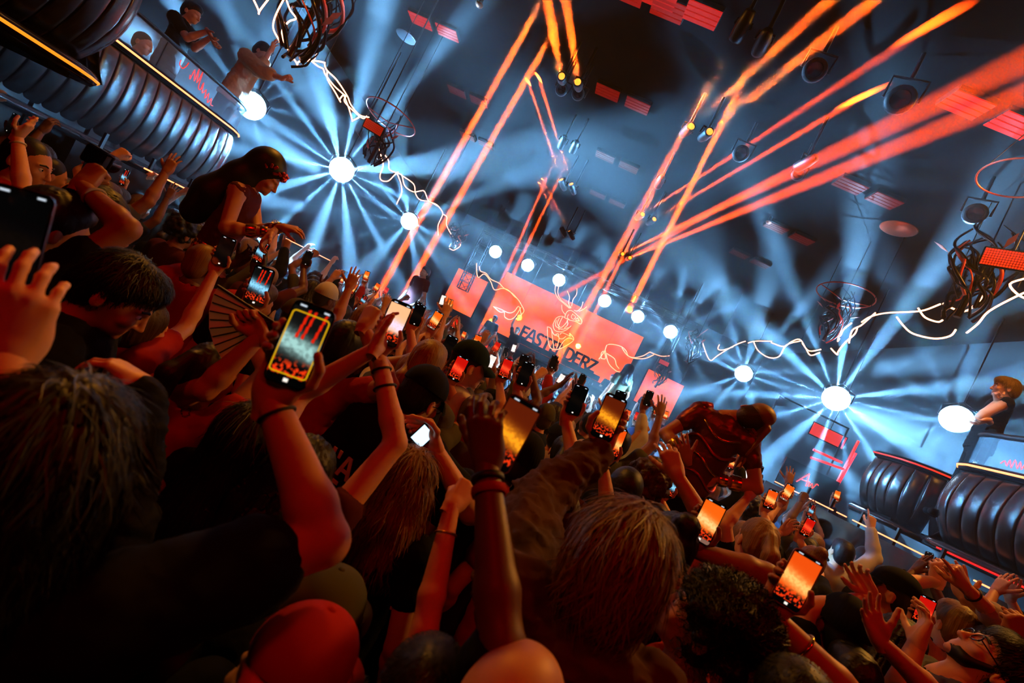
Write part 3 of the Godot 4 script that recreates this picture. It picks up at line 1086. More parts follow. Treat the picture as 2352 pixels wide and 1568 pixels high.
func screen_image(w: int, h: int, sd: int) -> ImageTexture:
	# moving-colour backdrop on the LED wall: hot orange with darker red drifts, skyline of amplifier shapes is NOT drawn
	var nz := FastNoiseLite.new()
	nz.seed = sd
	nz.frequency = 0.012
	nz.fractal_octaves = 4
	var im := Image.create(w, h, false, Image.FORMAT_RGB8)
	for y in h:
		for x in w:
			var n := nz.get_noise_2d(x * 1.0, y * 2.0) * 0.5 + 0.5
			var c := Color(1.0, 0.4, 0.03).lerp(Color(1.0, 0.26, 0.05), clampf(n * 1.5 - 0.25, 0, 1))
			im.set_pixel(x, y, c)
	return ImageTexture.create_from_image(im)

func led_screen(called: String, lo: Vector3, hi: Vector3, energy: float, sd: int, label: String) -> Node3D:
	var c := (lo + hi) / 2.0
	var t := thing(called, label, "screen", Vector3(c.x, lo.y, lo.z))
	var size := hi - lo
	var b := MB.new()
	b.rbox(Vector3(0, size.y / 2, -0.07), Vector3(size.x + 0.06, size.y + 0.06, 0.12), 0.015)
	mesh_part("cabinet", b.mesh(), M.black, t)
	b = MB.new()
	b.quad(Vector3(-size.x / 2, 0, 0), Vector3(size.x / 2, 0, 0), Vector3(size.x / 2, size.y, 0), Vector3(-size.x / 2, size.y, 0))
	var m := mat(Color(0.02, 0.02, 0.02), 0.5)
	m.emission_enabled = true
	m.emission = Color.BLACK
	m.emission_texture = screen_image(160, 96, sd)
	m.emission_energy_multiplier = energy
	mesh_part("screen_face", b.mesh(), m, t)
	for s: float in [-1.0, 1.0]:
		b = MB.new()
		b.tube(PackedVector3Array([Vector3(s * size.x * 0.4, size.y, -0.07), Vector3(s * size.x * 0.4, CEIL - lo.y, -0.07)]), 0.02)
		mesh_part("hanger", b.mesh(), M.dark_metal, t)
	return t

func text_mesh(s: String, size: float, depth: float, bold := true) -> TextMesh:
	var f := SystemFont.new()
	f.font_names = PackedStringArray(["Droid Sans"])
	f.font_weight = 700 if bold else 400
	var t := TextMesh.new()
	t.text = s
	t.font = f
	t.font_size = 64
	t.pixel_size = size / 46.0
	t.depth = depth
	return t

func build_stage() -> void:
	var zs := -18.6
	# stage deck
	var sd := Node3D.new()
	sd.name = "stage_platform"
	tag(sd, "low black stage platform in front of the orange screens", "stage")
	add_child(sd)
	slab(sd, "deck", Vector3(-5.0, 0.0, -19.2), Vector3(5.0, 1.15, -15.4), M.black)
	slab(sd, "skirt", Vector3(-4.98, 0.0, -15.4), Vector3(4.98, 1.1, -15.37), M.wall)
	led_screen("led_screen", Vector3(-2.95, 2.45, zs), Vector3(2.9, 4.75, zs), 1.5, 3, "wide orange screen behind the dark lettering and the glowing deer")
	led_screen("led_screen", Vector3(-4.75, 2.5, zs), Vector3(-3.45, 4.05, zs), 1.3, 5, "narrow orange screen behind the dark hanging truss tower")
	led_screen("led_screen", Vector3(3.6, 2.42, zs), Vector3(5.05, 3.75, zs), 1.3, 8, "narrow orange screen to the right, below the brightest white lamp")
	# DJ counter with the name in dark letters
	var t := thing("dj_booth", "long dark booth in front of the orange screen", "booth", Vector3(0.1, 1.15, -17.3))
	slab(t, "counter", Vector3(-2.3, 0, -0.45), Vector3(2.3, 1.02, 0.35), M.black)
	slab(t, "top", Vector3(-2.4, 1.02, -0.5), Vector3(2.4, 1.07, 0.42), M.gloss)
	for s in [[-1.7, 0.5], [-0.9, 0.42], [1.2, 0.46], [1.9, 0.4]]:
		slab(t, "mixer", Vector3(s[0] - s[1] / 2, 1.07, -0.2), Vector3(s[0] + s[1] / 2, 1.16, 0.2), M.dark_metal)
	# letters: one piece each
	var word := "EASTENDERZ"
	var p0 := on_z(1186, 778, -16.9)
	var p1 := on_z(1362, 858, -16.9)
	var sign := thing("letter_sign", "dark block letters reading EASTENDERZ before the orange screen", "sign", Vector3((p0.x + p1.x) / 2, 2.42, -16.9))
	var lm := mat(Color(0.06, 0.06, 0.06), 0.7)
	for k in word.length():
		var x := lerpf(p0.x, p1.x, (k + 0.5) / word.length()) - sign.position.x
		var tm := text_mesh(word[k], 0.46, 0.06)
		var o := mesh_part("letter", tm, lm, sign, Transform3D(Basis(), Vector3(x, 0.4, 0)))
		o.set_meta("label", "dark letter " + word[k])
	slab(sign, "support", Vector3(-1.75, 0.0, -0.09), Vector3(1.75, 0.19, -0.03), M.black)
	for s: float in [-1.5, -0.5, 0.5, 1.5]:
		slab(sign, "post", Vector3(s - 0.02, -1.2, -0.1), Vector3(s + 0.02, 0.1, -0.06), M.dark_metal)
	deer()
	# hanging truss tower, left, and the thin blue-white line tower at the right
	truss("truss_tower", on_z(1118, 545, -15.8), on_z(1062, 665, -15.8), 0.34, "dark lattice truss tower hanging tilted before the narrow left screen")
	# terrace bar to the right: lit frames, sign Aw
	var bar := thing("lit_frame", "open frame of red light lines on the terrace behind the raised hands", "light frame", Vector3(6.4, 2.3, -11.6))
	var inv := bar.transform.affine_inverse()
	for q in [[1868, 1032, 1934, 1062, M.led_red], [1862, 1050, 1940, 1078, M.led_red], [1972, 1012, 1912, 1128, M.led_orange], [1966, 1040, 1922, 1116, M.led_red]]:
		var b := MB.new()
		b.tube(PackedVector3Array([inv * on_z(q[0], q[1], -11.6), inv * on_z(q[2], q[3], -11.6)]), 0.03, 6)
		mesh_part("light_bar", b.mesh(), q[4], bar)
	var fr := MB.new()
	fr.tube(PackedVector3Array([Vector3(-1.2, 0, -0.05), Vector3(-1.2, 1.6, -0.05), Vector3(0.5, 1.6, -0.05), Vector3(0.5, 0, -0.05)]), 0.03, 6)
	mesh_part("frame", fr.mesh(), M.dark_metal, bar)
	var red := thing("grid_light", "small red LED panel above the terrace light lines", "panel", on_z(1902, 1000, -11.7))
	var rb := MB.new()
	rb.box(Vector3(0, 0, -0.03), Vector3(0.85, 0.32, 0.05))
	mesh_part("cabinet", rb.mesh(), M.black, red)
	rb = MB.new()
	rb.box(Vector3(0, 0, 0.0), Vector3(0.8, 0.28, 0.012))
	mesh_part("screen_face", rb.mesh(), glowing(Color(1.0, 0.22, 0.14), 0.9), red)
	rb = MB.new()
	rb.tube(PackedVector3Array([Vector3(0, 0.1, -0.03), Vector3(0, CEIL - red.position.y, -0.03)]), 0.012, 6)
	mesh_part("hanger", rb.mesh(), M.dark_metal, red)
	var aw := thing("neon_sign", "orange neon script reading Aw on the dark terrace wall", "sign", on_z(1850, 1103, -9.9))
	var pts: Array = [[[-0.16, -0.10], [-0.02, 0.12], [0.0, 0.13], [0.04, -0.10]], [[-0.12, -0.02], [0.08, 0.0]], [[0.06, 0.02], [0.08, -0.08], [0.12, 0.0], [0.16, -0.08], [0.2, 0.03], [0.24, 0.02]]]
	for st in pts:
		var path := PackedVector3Array()
		for p in st: path.append(Vector3(p[0], p[1], 0.03))
		var b := MB.new()
		b.tube(smooth(path, 4), 0.011, 6)
		mesh_part("neon_tube", b.mesh(), M.led_orange, aw)
	slab(aw, "backing", Vector3(-0.5, -0.32, -0.03), Vector3(0.6, 0.26, 0.0), M.gloss)
	slab(aw, "stand", Vector3(-0.02, -aw.position.y, -0.03), Vector3(0.02, -0.3, 0.0), M.dark_metal)

func smooth(p: PackedVector3Array, n: int, closed := false) -> PackedVector3Array:
	var c := PackedVector3Array()
	var m := p.size()
	for k in (m if closed else m - 1):
		var p0 := p[(k - 1 + m) % m] if closed else p[maxi(k - 1, 0)]
		var p3 := p[(k + 2) % m] if closed else p[mini(k + 2, m - 1)]
		for j in n:
			c.append(p[k].cubic_interpolate(p[(k + 1) % m], p0, p3, float(j) / n))
	if not closed: c.append(p[m - 1])
	return c

func truss(called: String, a: Vector3, b: Vector3, w: float, label: String) -> void:
	var t := thing(called, label, "truss", b)
	var d := a - b
	var n := 7
	var y := d.normalized()
	var x := y.cross(Vector3(0, 0, 1)).normalized()
	var z := x.cross(y)
	var cs := [x * w / 2 + z * w / 2, -x * w / 2 + z * w / 2, -x * w / 2 - z * w / 2, x * w / 2 - z * w / 2]
	for c: Vector3 in cs:
		var m := MB.new()
		m.tube(PackedVector3Array([c, c + d]), 0.022, 6)
		mesh_part("chord", m.mesh(), M.dark_metal, t)
	for k in n:
		var m := MB.new()
		for i in 4:
			var c0: Vector3 = cs[i] + d * k / n
			var c1: Vector3 = cs[(i + 1) % 4] + d * (k + 1) / n
			m.tube(PackedVector3Array([c0, c1]), 0.011, 5)
			m.tube(PackedVector3Array([c0, cs[(i + 1) % 4] + d * k / n]), 0.011, 5)
		mesh_part("lacing", m.mesh(), M.dark_metal, t)
	var m2 := MB.new()
	m2.tube(PackedVector3Array([d, Vector3(d.x, CEIL - b.y, d.z)]), 0.012, 6)
	mesh_part("hanger", m2.mesh(), M.dark_metal, t)

# the deer drawn in neon line in front of the screen
func deer() -> void:
	var z := -16.4
	var root := thing("neon_deer", "deer head and shoulders drawn in pale orange neon line over the lettering", "neon sign", on_z(1288, 720, z))
	var inv := root.transform.affine_inverse()
	var lines := {
		"antler": [[[1276, 655], [1275, 670], [1282, 685], [1295, 697], [1308, 708]], [[1284, 655], [1281, 672], [1288, 688], [1300, 698], [1311, 708]], [[1303, 668], [1308, 682], [1306, 697], [1312, 707]], [[1325, 662], [1324, 676], [1316, 688], [1313, 703]], [[1339, 693], [1335, 706], [1326, 714], [1318, 712]], [[1348, 704], [1340, 710], [1330, 715]], [[1290, 700], [1291, 712], [1298, 722]]],
		"head": [[[1297, 728], [1302, 716], [1312, 713], [1324, 722], [1336, 735], [1334, 744], [1322, 738], [1308, 735], [1298, 730]], [[1306, 722], [1303, 729], [1308, 734]], [[1316, 720], [1312, 728], [1318, 733], [1322, 727], [1316, 722]], [[1326, 730], [1330, 737], [1322, 735], [1326, 730]]],
		"neck": [[[1270, 745], [1278, 730], [1290, 726], [1298, 730]], [[1270, 745], [1273, 757], [1284, 762], [1300, 758], [1312, 748]], [[1278, 735], [1276, 748], [1290, 756], [1306, 752]], [[1285, 730], [1280, 742], [1288, 752], [1298, 744], [1304, 735]], [[1292, 728], [1284, 745], [1284, 758]], [[1302, 735], [1304, 745], [1296, 753]]],
		"chest": [[[1257, 750], [1258, 775], [1262, 795], [1270, 802], [1282, 802], [1298, 795], [1318, 780], [1308, 765], [1310, 772]], [[1257, 750], [1266, 755], [1268, 770], [1272, 800]], [[1266, 755], [1272, 768], [1284, 775], [1278, 800]], [[1318, 780], [1306, 776], [1294, 784], [1284, 800]], [[1274, 770], [1282, 766], [1284, 776], [1292, 778], [1300, 772]], [[1310, 772], [1292, 764], [1286, 768]]]}
	for part in lines:
		for l in lines[part]:
			var path := PackedVector3Array()
			for p in l: path.append(inv * on_z(p[0], p[1], z))
			var b := MB.new()
			b.tube(smooth(path, 4), 0.011, 5)
			mesh_part(part + "_tube", b.mesh(), M.neon_far, root)
	for x: float in [-0.3, 0.35]:
		var h := MB.new()
		h.tube(PackedVector3Array([Vector3(x, 0.2, -0.02), Vector3(x, CEIL - root.position.y, -0.02)]), 0.006, 5)
		mesh_part("hanger", h.mesh(), M.dark_metal, root)

# ---------------------------------------------------------------- white-blue lamp heads with slatted domes
func build_light_heads() -> void:
	var rng := RandomNumberGenerator.new()
	rng.seed = 3
	var heads := [
		[785, 390, 9.3, 2.6, 15, "largest white lamp at the left, beside the dancer's dark hair"],
		[940, 508, 13.4, 0.9, 14, "second white lamp from the left, over the crowd"],
		[1138, 578, 17.4, 0.13, 12, "white lamp at the end of the row nearest the truss tower"],
		[1212, 609, 17.4, 0.14, 12, "second white lamp of the row above the orange screen"],
		[1284, 643, 17.4, 0.14, 12, "white lamp right above the deer's antlers"],
		[1389, 691, 17.4, 0.14, 12, "white lamp just right of the deer"],
		[1465, 727, 17.4, 0.13, 12, "white lamp next to the smoke cloud"],
		[1540, 762, 16.6, 0.4, 14, "brightest white lamp inside the smoke cloud"],
		[1708, 858, 13.6, 0.75, 14, "white lamp above the bending dancer"],
		[1920, 915, 9.1, 2.6, 15, "large white lamp at the right with long blue rays"],
		[578, 243, 8.4, 0.5, 14, "white lamp hidden behind the man on the balcony"],
		[2196, 962, 8.2, 0.5, 14, "white lamp behind the glass of the right balcony"]]
	for hd in heads:
		var p := at(hd[0], hd[1], hd[2])
		var k: float = hd[3]
		var R := 0.22
		var aim := Vector3(EYE.x, EYE.y + 0.15, EYE.z)
		var t := thing("stage_lamp", hd[5], "stage light", p)
		t.look_at_from_position(p, aim)
		# dome of blades that splits the light into rays
		var n: int = hd[4]
		var f := func(a, q): return Vector3(cos(a) * sin(q) * R, sin(a) * sin(q) * R, -cos(q) * R)
		for i in n:
			var a0 := TAU * (i + rng.randf() * 0.4) / n
			var a1 := a0 + TAU / n * rng.randf_range(0.66, 0.86)
			for ring in 2:              # each blade in an inner and an outer piece
				var b := MB.new()
				for r in 4:
					var t0 := (0.35 if ring == 0 else 0.72) + r / 4.0 * (0.37 if ring == 0 else 0.83)
					var t1 := (0.35 if ring == 0 else 0.72) + (r + 1) / 4.0 * (0.37 if ring == 0 else 0.83)
					b.quad(f.call(a0, t0), f.call(a0, t1), f.call(a1, t1), f.call(a1, t0))
				mesh_part("frosted_blade", b.mesh(), M.blade, t)
		var s := MB.new()
		var prof := PackedVector2Array()
		for r in 9:
			var q := 1.5 + r / 8.0 * 1.6
			prof.append(Vector2(sin(q) * (R + 0.01), cos(q) * (R + 0.01)))
		s.lathe(prof, 28, Transform3D(Basis(Vector3.RIGHT, -PI / 2), Vector3.ZERO))
		mesh_part("housing", s.mesh(), M.dark_metal, t)
		var y := MB.new()
		y.tube(PackedVector3Array([Vector3(-0.24, 0, 0.02), Vector3(-0.25, 0.18, 0.04), Vector3(0, 0.3, 0.05), Vector3(0.25, 0.18, 0.04), Vector3(0.24, 0, 0.02)]), 0.018, 6)
		var inv := t.transform.affine_inverse()
		var top: Vector3 = t.transform * Vector3(0, 0.3, 0.05)
		y.tube(PackedVector3Array([Vector3(0, 0.3, 0.05), inv * Vector3(top.x, CEIL, top.z)]), 0.015, 6)
		mesh_part("yoke", y.mesh(), M.dark_metal, t)
		var sm := SphereMesh.new()
		sm.radius = 0.035
		sm.height = 0.07
		sm.radial_segments = 12
		sm.rings = 6
		mesh_part("lamp_bulb", sm, M.bulb, t)
		# opaque glowing disc added as bright core; it blocks the forward light
		var ln := MB.new()
		ln.lathe(PackedVector2Array([Vector2(0, 0.03), Vector2(0.06, 0.026), Vector2(0.1, 0.014), Vector2(0.125, 0.0), Vector2(0.11, -0.01), Vector2(0, -0.01)]), 24, Transform3D(Basis(Vector3.RIGHT, -PI / 2), Vector3(0, 0, -R)))
		mesh_part("glow_disc", ln.mesh(), M.bulb, t)
		var o := OmniLight3D.new()
		o.name = "lamp_light"
		o.light_energy = HEAD * k * pow(hd[2] / 9.3, 0.9)
		o.light_color = Color(0.46, 0.76, 1.0)
		o.light_size = 0.01
		o.omni_range = 40.0
		o.omni_attenuation = 2.0
		o.shadow_enabled = true
		t.add_child(o)
	# the box truss that carries the row over the stage
	truss("lighting_truss", at(1100, 560, 17.6) + Vector3(0, 0.62, 0), at(1580, 790, 16.9) + Vector3(0, 0.62, 0), 0.26, "horizontal lattice truss carrying the row of white lamps over the stage")

const HEAD := 400.0

# ---------------------------------------------------------------- ceiling fittings
func build_ceiling() -> void:
	# louvred LED panels in pairs
	var pairs := [[1430, 226, 0.16], [1565, 12, 0.5], [2275, 262, 1.0], [997, 60, 0.5], [1075, 221, 0.05], [1417, 371, 0.035], [1395, 456, 0.03], [1812, 535, 0.05], [1992, 442, 0.12], [1722, 594, 0.02], [1095, 322, 0.04], [1488, 0, 0.3]]
	var mats := {}
	for k in pairs.size():
		var pr: Array = pairs[k]
		var c := on_y(pr[0], pr[1], CEIL - 0.05)
		for s: float in [-1.0, 1.0]:
			var where: String = ["over the middle of the hall", "near the top edge over the middle", "large and bright by the right edge", "near the silver dish", "past the silver dish", "behind the paired red beams", "further along the middle row", "by the small round fitting", "in front of the copper dish", "deep in the smoke", "crossed by a red beam", "at the very top edge"][k]
			var t := thing("ceiling_panel", "%s louvred ceiling panel %s, the %s of its pair" % ["red lit" if pr[2] > 0.1 else "dim brown", where, "one further left" if s < 0 else "one further right"], "ceiling panel", c + Vector3(s * 0.25, 0, 0), 0.0, "paired ceiling panels")
			var b := MB.new()
			b.rbox(Vector3(0, 0.02, 0), Vector3(0.4, 0.06, 0.3), 0.01)
			mesh_part("frame", b.mesh(), M.black, t)
			var key := "%.3f" % pr[2]
			if not mats.has(key):
				var g := glowing(Color(1.0, 0.13, 0.05), pr[2])
				g.albedo_color = Color(0.2, 0.11, 0.09)
				g.roughness = 0.95
				g.metallic_specular = 0.1
				mats[key] = g
			for j in 4:
				b = MB.new()
				b.box(Vector3(0, -0.016, -0.108 + j * 0.072), Vector3(0.38, 0.012, 0.056))
				mesh_part("light_slat", b.mesh(), mats[key], t)
	# round dishes: silver one left, copper one right, small ones
	for d in [[932, 86, 0.19, Color(0.6, 0.6, 0.62), "silver dish-shaped ceiling fitting near the red panels"], [2063, 527, 0.24, Color(0.85, 0.35, 0.2), "copper-coloured dish fitting above the thin hoop"], [1765, 511, 0.05, Color(0.6, 0.3, 0.2), "small round copper fitting beside the dim panels"], [1100, 12, 0.06, Color(0.5, 0.3, 0.2), "tiny round fitting at the top edge of the ceiling"]]:
		var c := on_y(d[0], d[1], CEIL - 0.12)
		var t := thing("ceiling_dish", d[4], "ceiling fitting", c)
		var b := MB.new()
		b.lathe(PackedVector2Array([Vector2(0.0, -0.03), Vector2(d[2] * 0.6, -0.022), Vector2(d[2] * 0.93, 0.0), Vector2(d[2], 0.012), Vector2(d[2] * 0.9, 0.02), Vector2(0, 0.02)]), 36)
		mesh_part("dish", b.mesh(), mat(d[3], 0.3, 0.7), t)
		b = MB.new()
		b.lathe(PackedVector2Array([Vector2(0.03, 0.02), Vector2(0.03, 0.12)]), 12)
		mesh_part("stem", b.mesh(), M.dark_metal, t)
	# moving heads that hang dark between the beams
	for d in [[1872, 160, 0.085, "unlit moving head with a honeycomb lens among the red beams"], [2068, 228, 0.1, "unlit moving head whose lens catches red glints"], [1702, 352, 0.085, "unlit moving head cutting into the pair of orange beams"], [1832, 400, 0.06, "small unlit moving head beyond the honeycomb lens"], [1290, 205, 0.07, "unlit moving head under the short twin beams"], [1328, 215, 0.07, "unlit moving head under the short twin beams, one further along"], [2240, 490, 0.09, "square dark projector body by the copper dish"]]:
		var c := on_y(d[0], d[1], CEIL - 0.5)
		moving_head(c, EYE + Vector3(0, 0.4, 0), d[2] * 1.2, d[3], null)

func moving_head(c: Vector3, aim: Vector3, r: float, label: String, lens: Material) -> Node3D:
	var t := thing("moving_head", label, "stage light", c)
	t.look_at_from_position(c, aim, Vector3(0.05, 1, 0.02).normalized())
	var b := MB.new()
	b.lathe(PackedVector2Array([Vector2(r * 0.7, 0.0), Vector2(r, 0.0), Vector2(r * 1.06, -0.03), Vector2(r * 1.1, -0.16), Vector2(r * 0.8, -0.27), Vector2(0, -0.28)]), 20, Transform3D(Basis(Vector3.RIGHT, -PI / 2), Vector3.ZERO))
	mesh_part("housing", b.mesh(), M.dark_metal, t)
	b = MB.new()
	b.lathe(PackedVector2Array([Vector2(0, 0.012), Vector2(r * 0.5, 0.008), Vector2(r * 0.86, 0.0)]), 20, Transform3D(Basis(Vector3.RIGHT, -PI / 2), Vector3(0, 0, 0.02)))
	mesh_part("lens", b.mesh(), lens if lens else M.gloss, t)
	var inv := t.transform.affine_inverse()
	b = MB.new()
	b.tube(PackedVector3Array([Vector3(-r * 1.25, 0, 0.14), Vector3(-r * 1.25, r * 1.5, 0.14), Vector3(r * 1.25, r * 1.5, 0.14), Vector3(r * 1.25, 0, 0.14)]), 0.014, 6)
	var top: Vector3 = t.transform * Vector3(0, r * 1.5, 0.14)
	b.tube(PackedVector3Array([Vector3(0, r * 1.5, 0.14), inv * Vector3(top.x, CEIL, top.z)]), 0.02, 6)
	mesh_part("yoke", b.mesh(), M.dark_metal, t)
	return t

const BEAM := 800000.0
# ---------------------------------------------------------------- narrow red beams out of moving heads
func build_beams() -> void:
	# lens pixel, height under the ceiling, a pixel the beam passes and how far along, strength
	var lens := glowing(Color(1.0, 0.55, 0.16), 2.6)
	var beams := [
		[1687, 93, 0.30, 1190, 990, 15.0, 1.0, "beam lamp with the round lens at the top of the longest orange beam"],
		[1740, 120, 0.30, 1490, 620, 13.0, 0.9, "beam lamp just right of the topmost round lens"],
		[1588, 290, 0.32, 1905, 0, 3.9, 0.8, "beam lamp at the foot of the rising orange beam, upper pair"],
		[1630, 302, 0.32, 2005, 0, 3.5, 0.8, "beam lamp at the foot of the wide rising orange beam"],
		[1476, 492, 0.4, 1670, 365, 7.0, 0.32, "beam lamp at the foot of the flat orange beam, left one"],
		[1503, 503, 0.4, 1720, 375, 7.0, 0.32, "beam lamp at the foot of the flat orange beam, right one"],
		[1430, 583, 0.5, 1530, 535, 9.0, 0.35, "small far beam lamp over the stage, left of two"],
		[1447, 592, 0.5, 1620, 520, 8.0, 0.35, "small far beam lamp over the stage, right of two"],
		[1290, 175, 0.35, 1256, 0, 4.3, 0.7, "beam lamp with a short steep beam, left of the pair"],
		[1327, 188, 0.35, 1308, 60, 4.9, 0.7, "beam lamp with a short steep beam, right of the pair"],
		[1256, -20, 0.25, 1000, 440, 10.0, 1.0, "beam lamp above the frame sending a long beam towards the left lamps"],
		[1320, -15, 0.25, 1040, 480, 10.5, 1.0, "beam lamp above the frame sending a second long beam beside the first"],
		[1289, 412, 0.4, 1213, 188, 0.0, 0.5, "beam lamp at the lower end of the thin crossing beam"],
		[1312, 422, 0.4, 1237, 178, 0.0, 0.5, "beam lamp at the lower end of the second thin crossing beam"],
		[1289, 522, 0.45, 1238, 420, 0.0, 0.3, "tiny beam lamp below the crossing beams, left"],
		[1307, 530, 0.45, 1246, 412, 0.0, 0.3, "tiny beam lamp below the crossing beams, right"],
		[1287, 338, 0.35, 1190, 560, 12.0, 0.25, "beam lamp whose faint beam fades towards the stage row"],
		[1314, 348, 0.35, 1215, 555, 12.0, 0.25, "beam lamp whose faint beam fades beside the deer"],
		[1510, 428, 0.35, 1375, 700, 14.0, 0.35, "beam lamp between the crossing orange beams, upper"],
[1830, 385, 0.4, 1450, 590, 10.0, 0.2, "beam lamp with a dull red beam dropping to the smoke cloud"]]
	for b in beams:
		var c := on_y(b[0], b[1], CEIL - b[2] - 0.25)
		var aim := at(b[3], b[4], b[5]) if b[5] > 0.0 else on_y(b[3], b[4], CEIL)
		var t := moving_head(c, aim, 0.062, b[7], lens)
		var s := SpotLight3D.new()
		s.name = "beam_light"
		s.light_energy = BEAM * b[6]
		s.light_color = Color(1.0, 0.27, 0.03)
		s.spot_angle = 0.4 if b[6] > 0.55 else 0.25
		s.spot_angle_attenuation = 0.15
		s.spot_range = 60.0
		s.spot_attenuation = 2.0
		s.light_size = 0.045 if b[6] > 0.55 else 0.022
		s.shadow_enabled = true
		t.add_child(s)
		s.position = Vector3(0, 0, -0.02)

# ---------------------------------------------------------------- glowing rope light along both sides
func rope(label: String, plane: Callable, strands: Array, r: float, m: Material, tie: Array) -> void:
	var first: Vector3 = plane.call(strands[0][0][0], strands[0][0][1])
	var t := thing("rope_light", label, "rope light", first)
	var inv := t.transform.affine_inverse()
	for k in strands.size():
		var path := PackedVector3Array()
		for i in strands[k].size():
			var q: Array = strands[k][i]
			var p: Vector3 = plane.call(q[0], q[1])
			path.append(inv * (p + Vector3(0.05 * sin(i * 1.7 + k * 2.0), 0, 0.04 * cos(i * 1.3 + k))))
		var b := MB.new()
		b.tube(smooth(path, 4), r, 5)
		mesh_part("light_tube", b.mesh(), m, t)
	for q in tie:
		var h := MB.new()
		var p: Vector3 = plane.call(q[0], q[1])
		h.tube(PackedVector3Array([inv * p, inv * Vector3(p.x, CEIL, p.z)]), 0.005, 5)
		mesh_part("hanger", h.mesh(), M.dark_metal, t)

func build_ropes() -> void:
	var left := func(a, b): return on_x(a, b, -4.0)
	var right := func(a, b): return on_x(a, b, 4.0)
	var mid := func(a, b): return on_z(a, b, -15.0)
	rope("thick glowing rope loops twisting past the near sculpture, top left", left, [
		[[580, -10], [585, 20], [592, 27], [603, 22], [620, -8]],
		[[650, -10], [636, 30], [630, 60], [632, 85], [645, 100], [652, 102]],
		[[660, -10], [667, 18], [671, 38], [664, 55], [659, 85], [660, 112], [668, 135], [685, 150], [700, 150], [718, 140], [735, 137], [748, 145], [757, 165], [770, 185], [795, 220], [810, 240], [825, 262], [842, 268]],
		[[708, 131], [720, 146], [745, 162], [758, 178], [765, 195], [780, 210], [797, 222], [800, 240], [812, 258], [828, 268], [845, 266]],
		[[720, 115], [725, 138], [735, 140]],
		[[757, 165], [762, 190], [765, 210], [775, 228], [785, 228], [793, 220]],
		[[797, 225], [797, 250], [805, 272], [815, 277], [830, 268]]], 0.0085, M.neon, [[660, -5], [745, 143], [840, 267]])
	rope("thin glowing rope swagging from the largest left lamp to the hanging lattice", left, [
		[[872, 345], [875, 375], [873, 400], [880, 415], [890, 415], [905, 400], [918, 397]],
		[[880, 355], [895, 370], [898, 390], [915, 398], [922, 405], [935, 430], [950, 440], [960, 435], [975, 440], [990, 465], [1003, 470], [1012, 485], [1015, 500], [1010, 520], [1005, 540]],
		[[915, 398], [922, 420], [918, 440], [915, 460], [917, 472]],
		[[925, 403], [945, 420], [955, 445], [970, 462], [985, 462], [1000, 470]],
		[[1015, 490], [1028, 500], [1030, 520], [1040, 545], [1055, 560], [1045, 575], [1035, 572]]], 0.008, M.neon, [[880, 355], [1003, 470]])
	rope("far glowing rope curling down beside the truss tower", mid, [
		[[1095, 605], [1092, 625], [1100, 637], [1115, 630], [1125, 645], [1130, 660], [1140, 667], [1155, 663], [1165, 665], [1180, 680], [1192, 688], [1198, 700], [1200, 712], [1195, 725]],
		[[1098, 610], [1105, 623], [1118, 628], [1125, 640], [1145, 650], [1160, 663], [1178, 674], [1190, 690]],
		[[1135, 705], [1150, 710], [1165, 717], [1180, 715], [1195, 705], [1198, 725]],
		[[1135, 705], [1145, 715], [1158, 717], [1163, 730], [1170, 733], [1180, 725], [1198, 706]]], 0.013, M.neon_far, [[1096, 607], [1198, 700]])
	rope("far glowing rope arching under the brightest lamp to the right screen", mid, [
		[[1375, 825], [1385, 805], [1395, 793], [1410, 792], [1425, 795], [1435, 805], [1445, 818], [1460, 822], [1475, 815], [1490, 808], [1500, 812], [1520, 818], [1535, 815]],
		[[1378, 822], [1383, 812], [1390, 808], [1388, 822], [1378, 822]],
		[[1393, 806], [1400, 835], [1412, 850], [1422, 853]],
		[[1395, 812], [1408, 822], [1415, 838], [1425, 848]],
		[[1425, 796], [1440, 815], [1458, 824], [1480, 822], [1500, 813]]], 0.013, M.neon_far, [[1395, 793], [1530, 816]])
	rope("pale glowing rope dipping twice above the bending dancer", right, [
		[[1612, 785], [1620, 815], [1635, 828], [1650, 820], [1670, 800], [1690, 788], [1715, 785]],
		[[1648, 790], [1652, 802], [1665, 805], [1680, 795]],
		[[1735, 785], [1745, 805], [1760, 818], [1785, 818], [1810, 795], [1840, 783]],
		[[1775, 787], [1795, 793], [1815, 785], [1840, 782], [1848, 795], [1855, 810], [1870, 817], [1885, 812]],
		[[1715, 785], [1735, 784], [1775, 786]],
		[[1845, 790], [1860, 808], [1880, 800]]], 0.009, M.neon, [[1650, 789], [1840, 783]])
	rope("bright thick rope light swinging along the right side past two sculptures", right, [
		[[1905, 800], [1915, 811], [1930, 808], [1950, 790], [1958, 765], [1960, 748]],
		[[1920, 775], [1930, 785], [1935, 775], [1925, 768], [1930, 755], [1960, 745]],
		[[1957, 790], [1965, 760], [1970, 745], [1985, 735], [2015, 722]],
		[[1985, 740], [1990, 725], [2015, 722], [2050, 722], [2090, 715], [2120, 708], [2165, 700]],
		[[2055, 724], [2075, 750], [2100, 770], [2140, 775], [2180, 768], [2205, 760]],
		[[2112, 710], [2125, 732], [2145, 736], [2165, 732]],
		[[2165, 700], [2200, 712], [2250, 690], [2275, 680]],
		[[2205, 760], [2250, 742], [2290, 718], [2330, 680], [2350, 662]],
		[[2360, 640], [2338, 655], [2338, 675], [2360, 690]]], 0.0105, M.neon, [[1990, 726], [2165, 700], [2338, 660]])

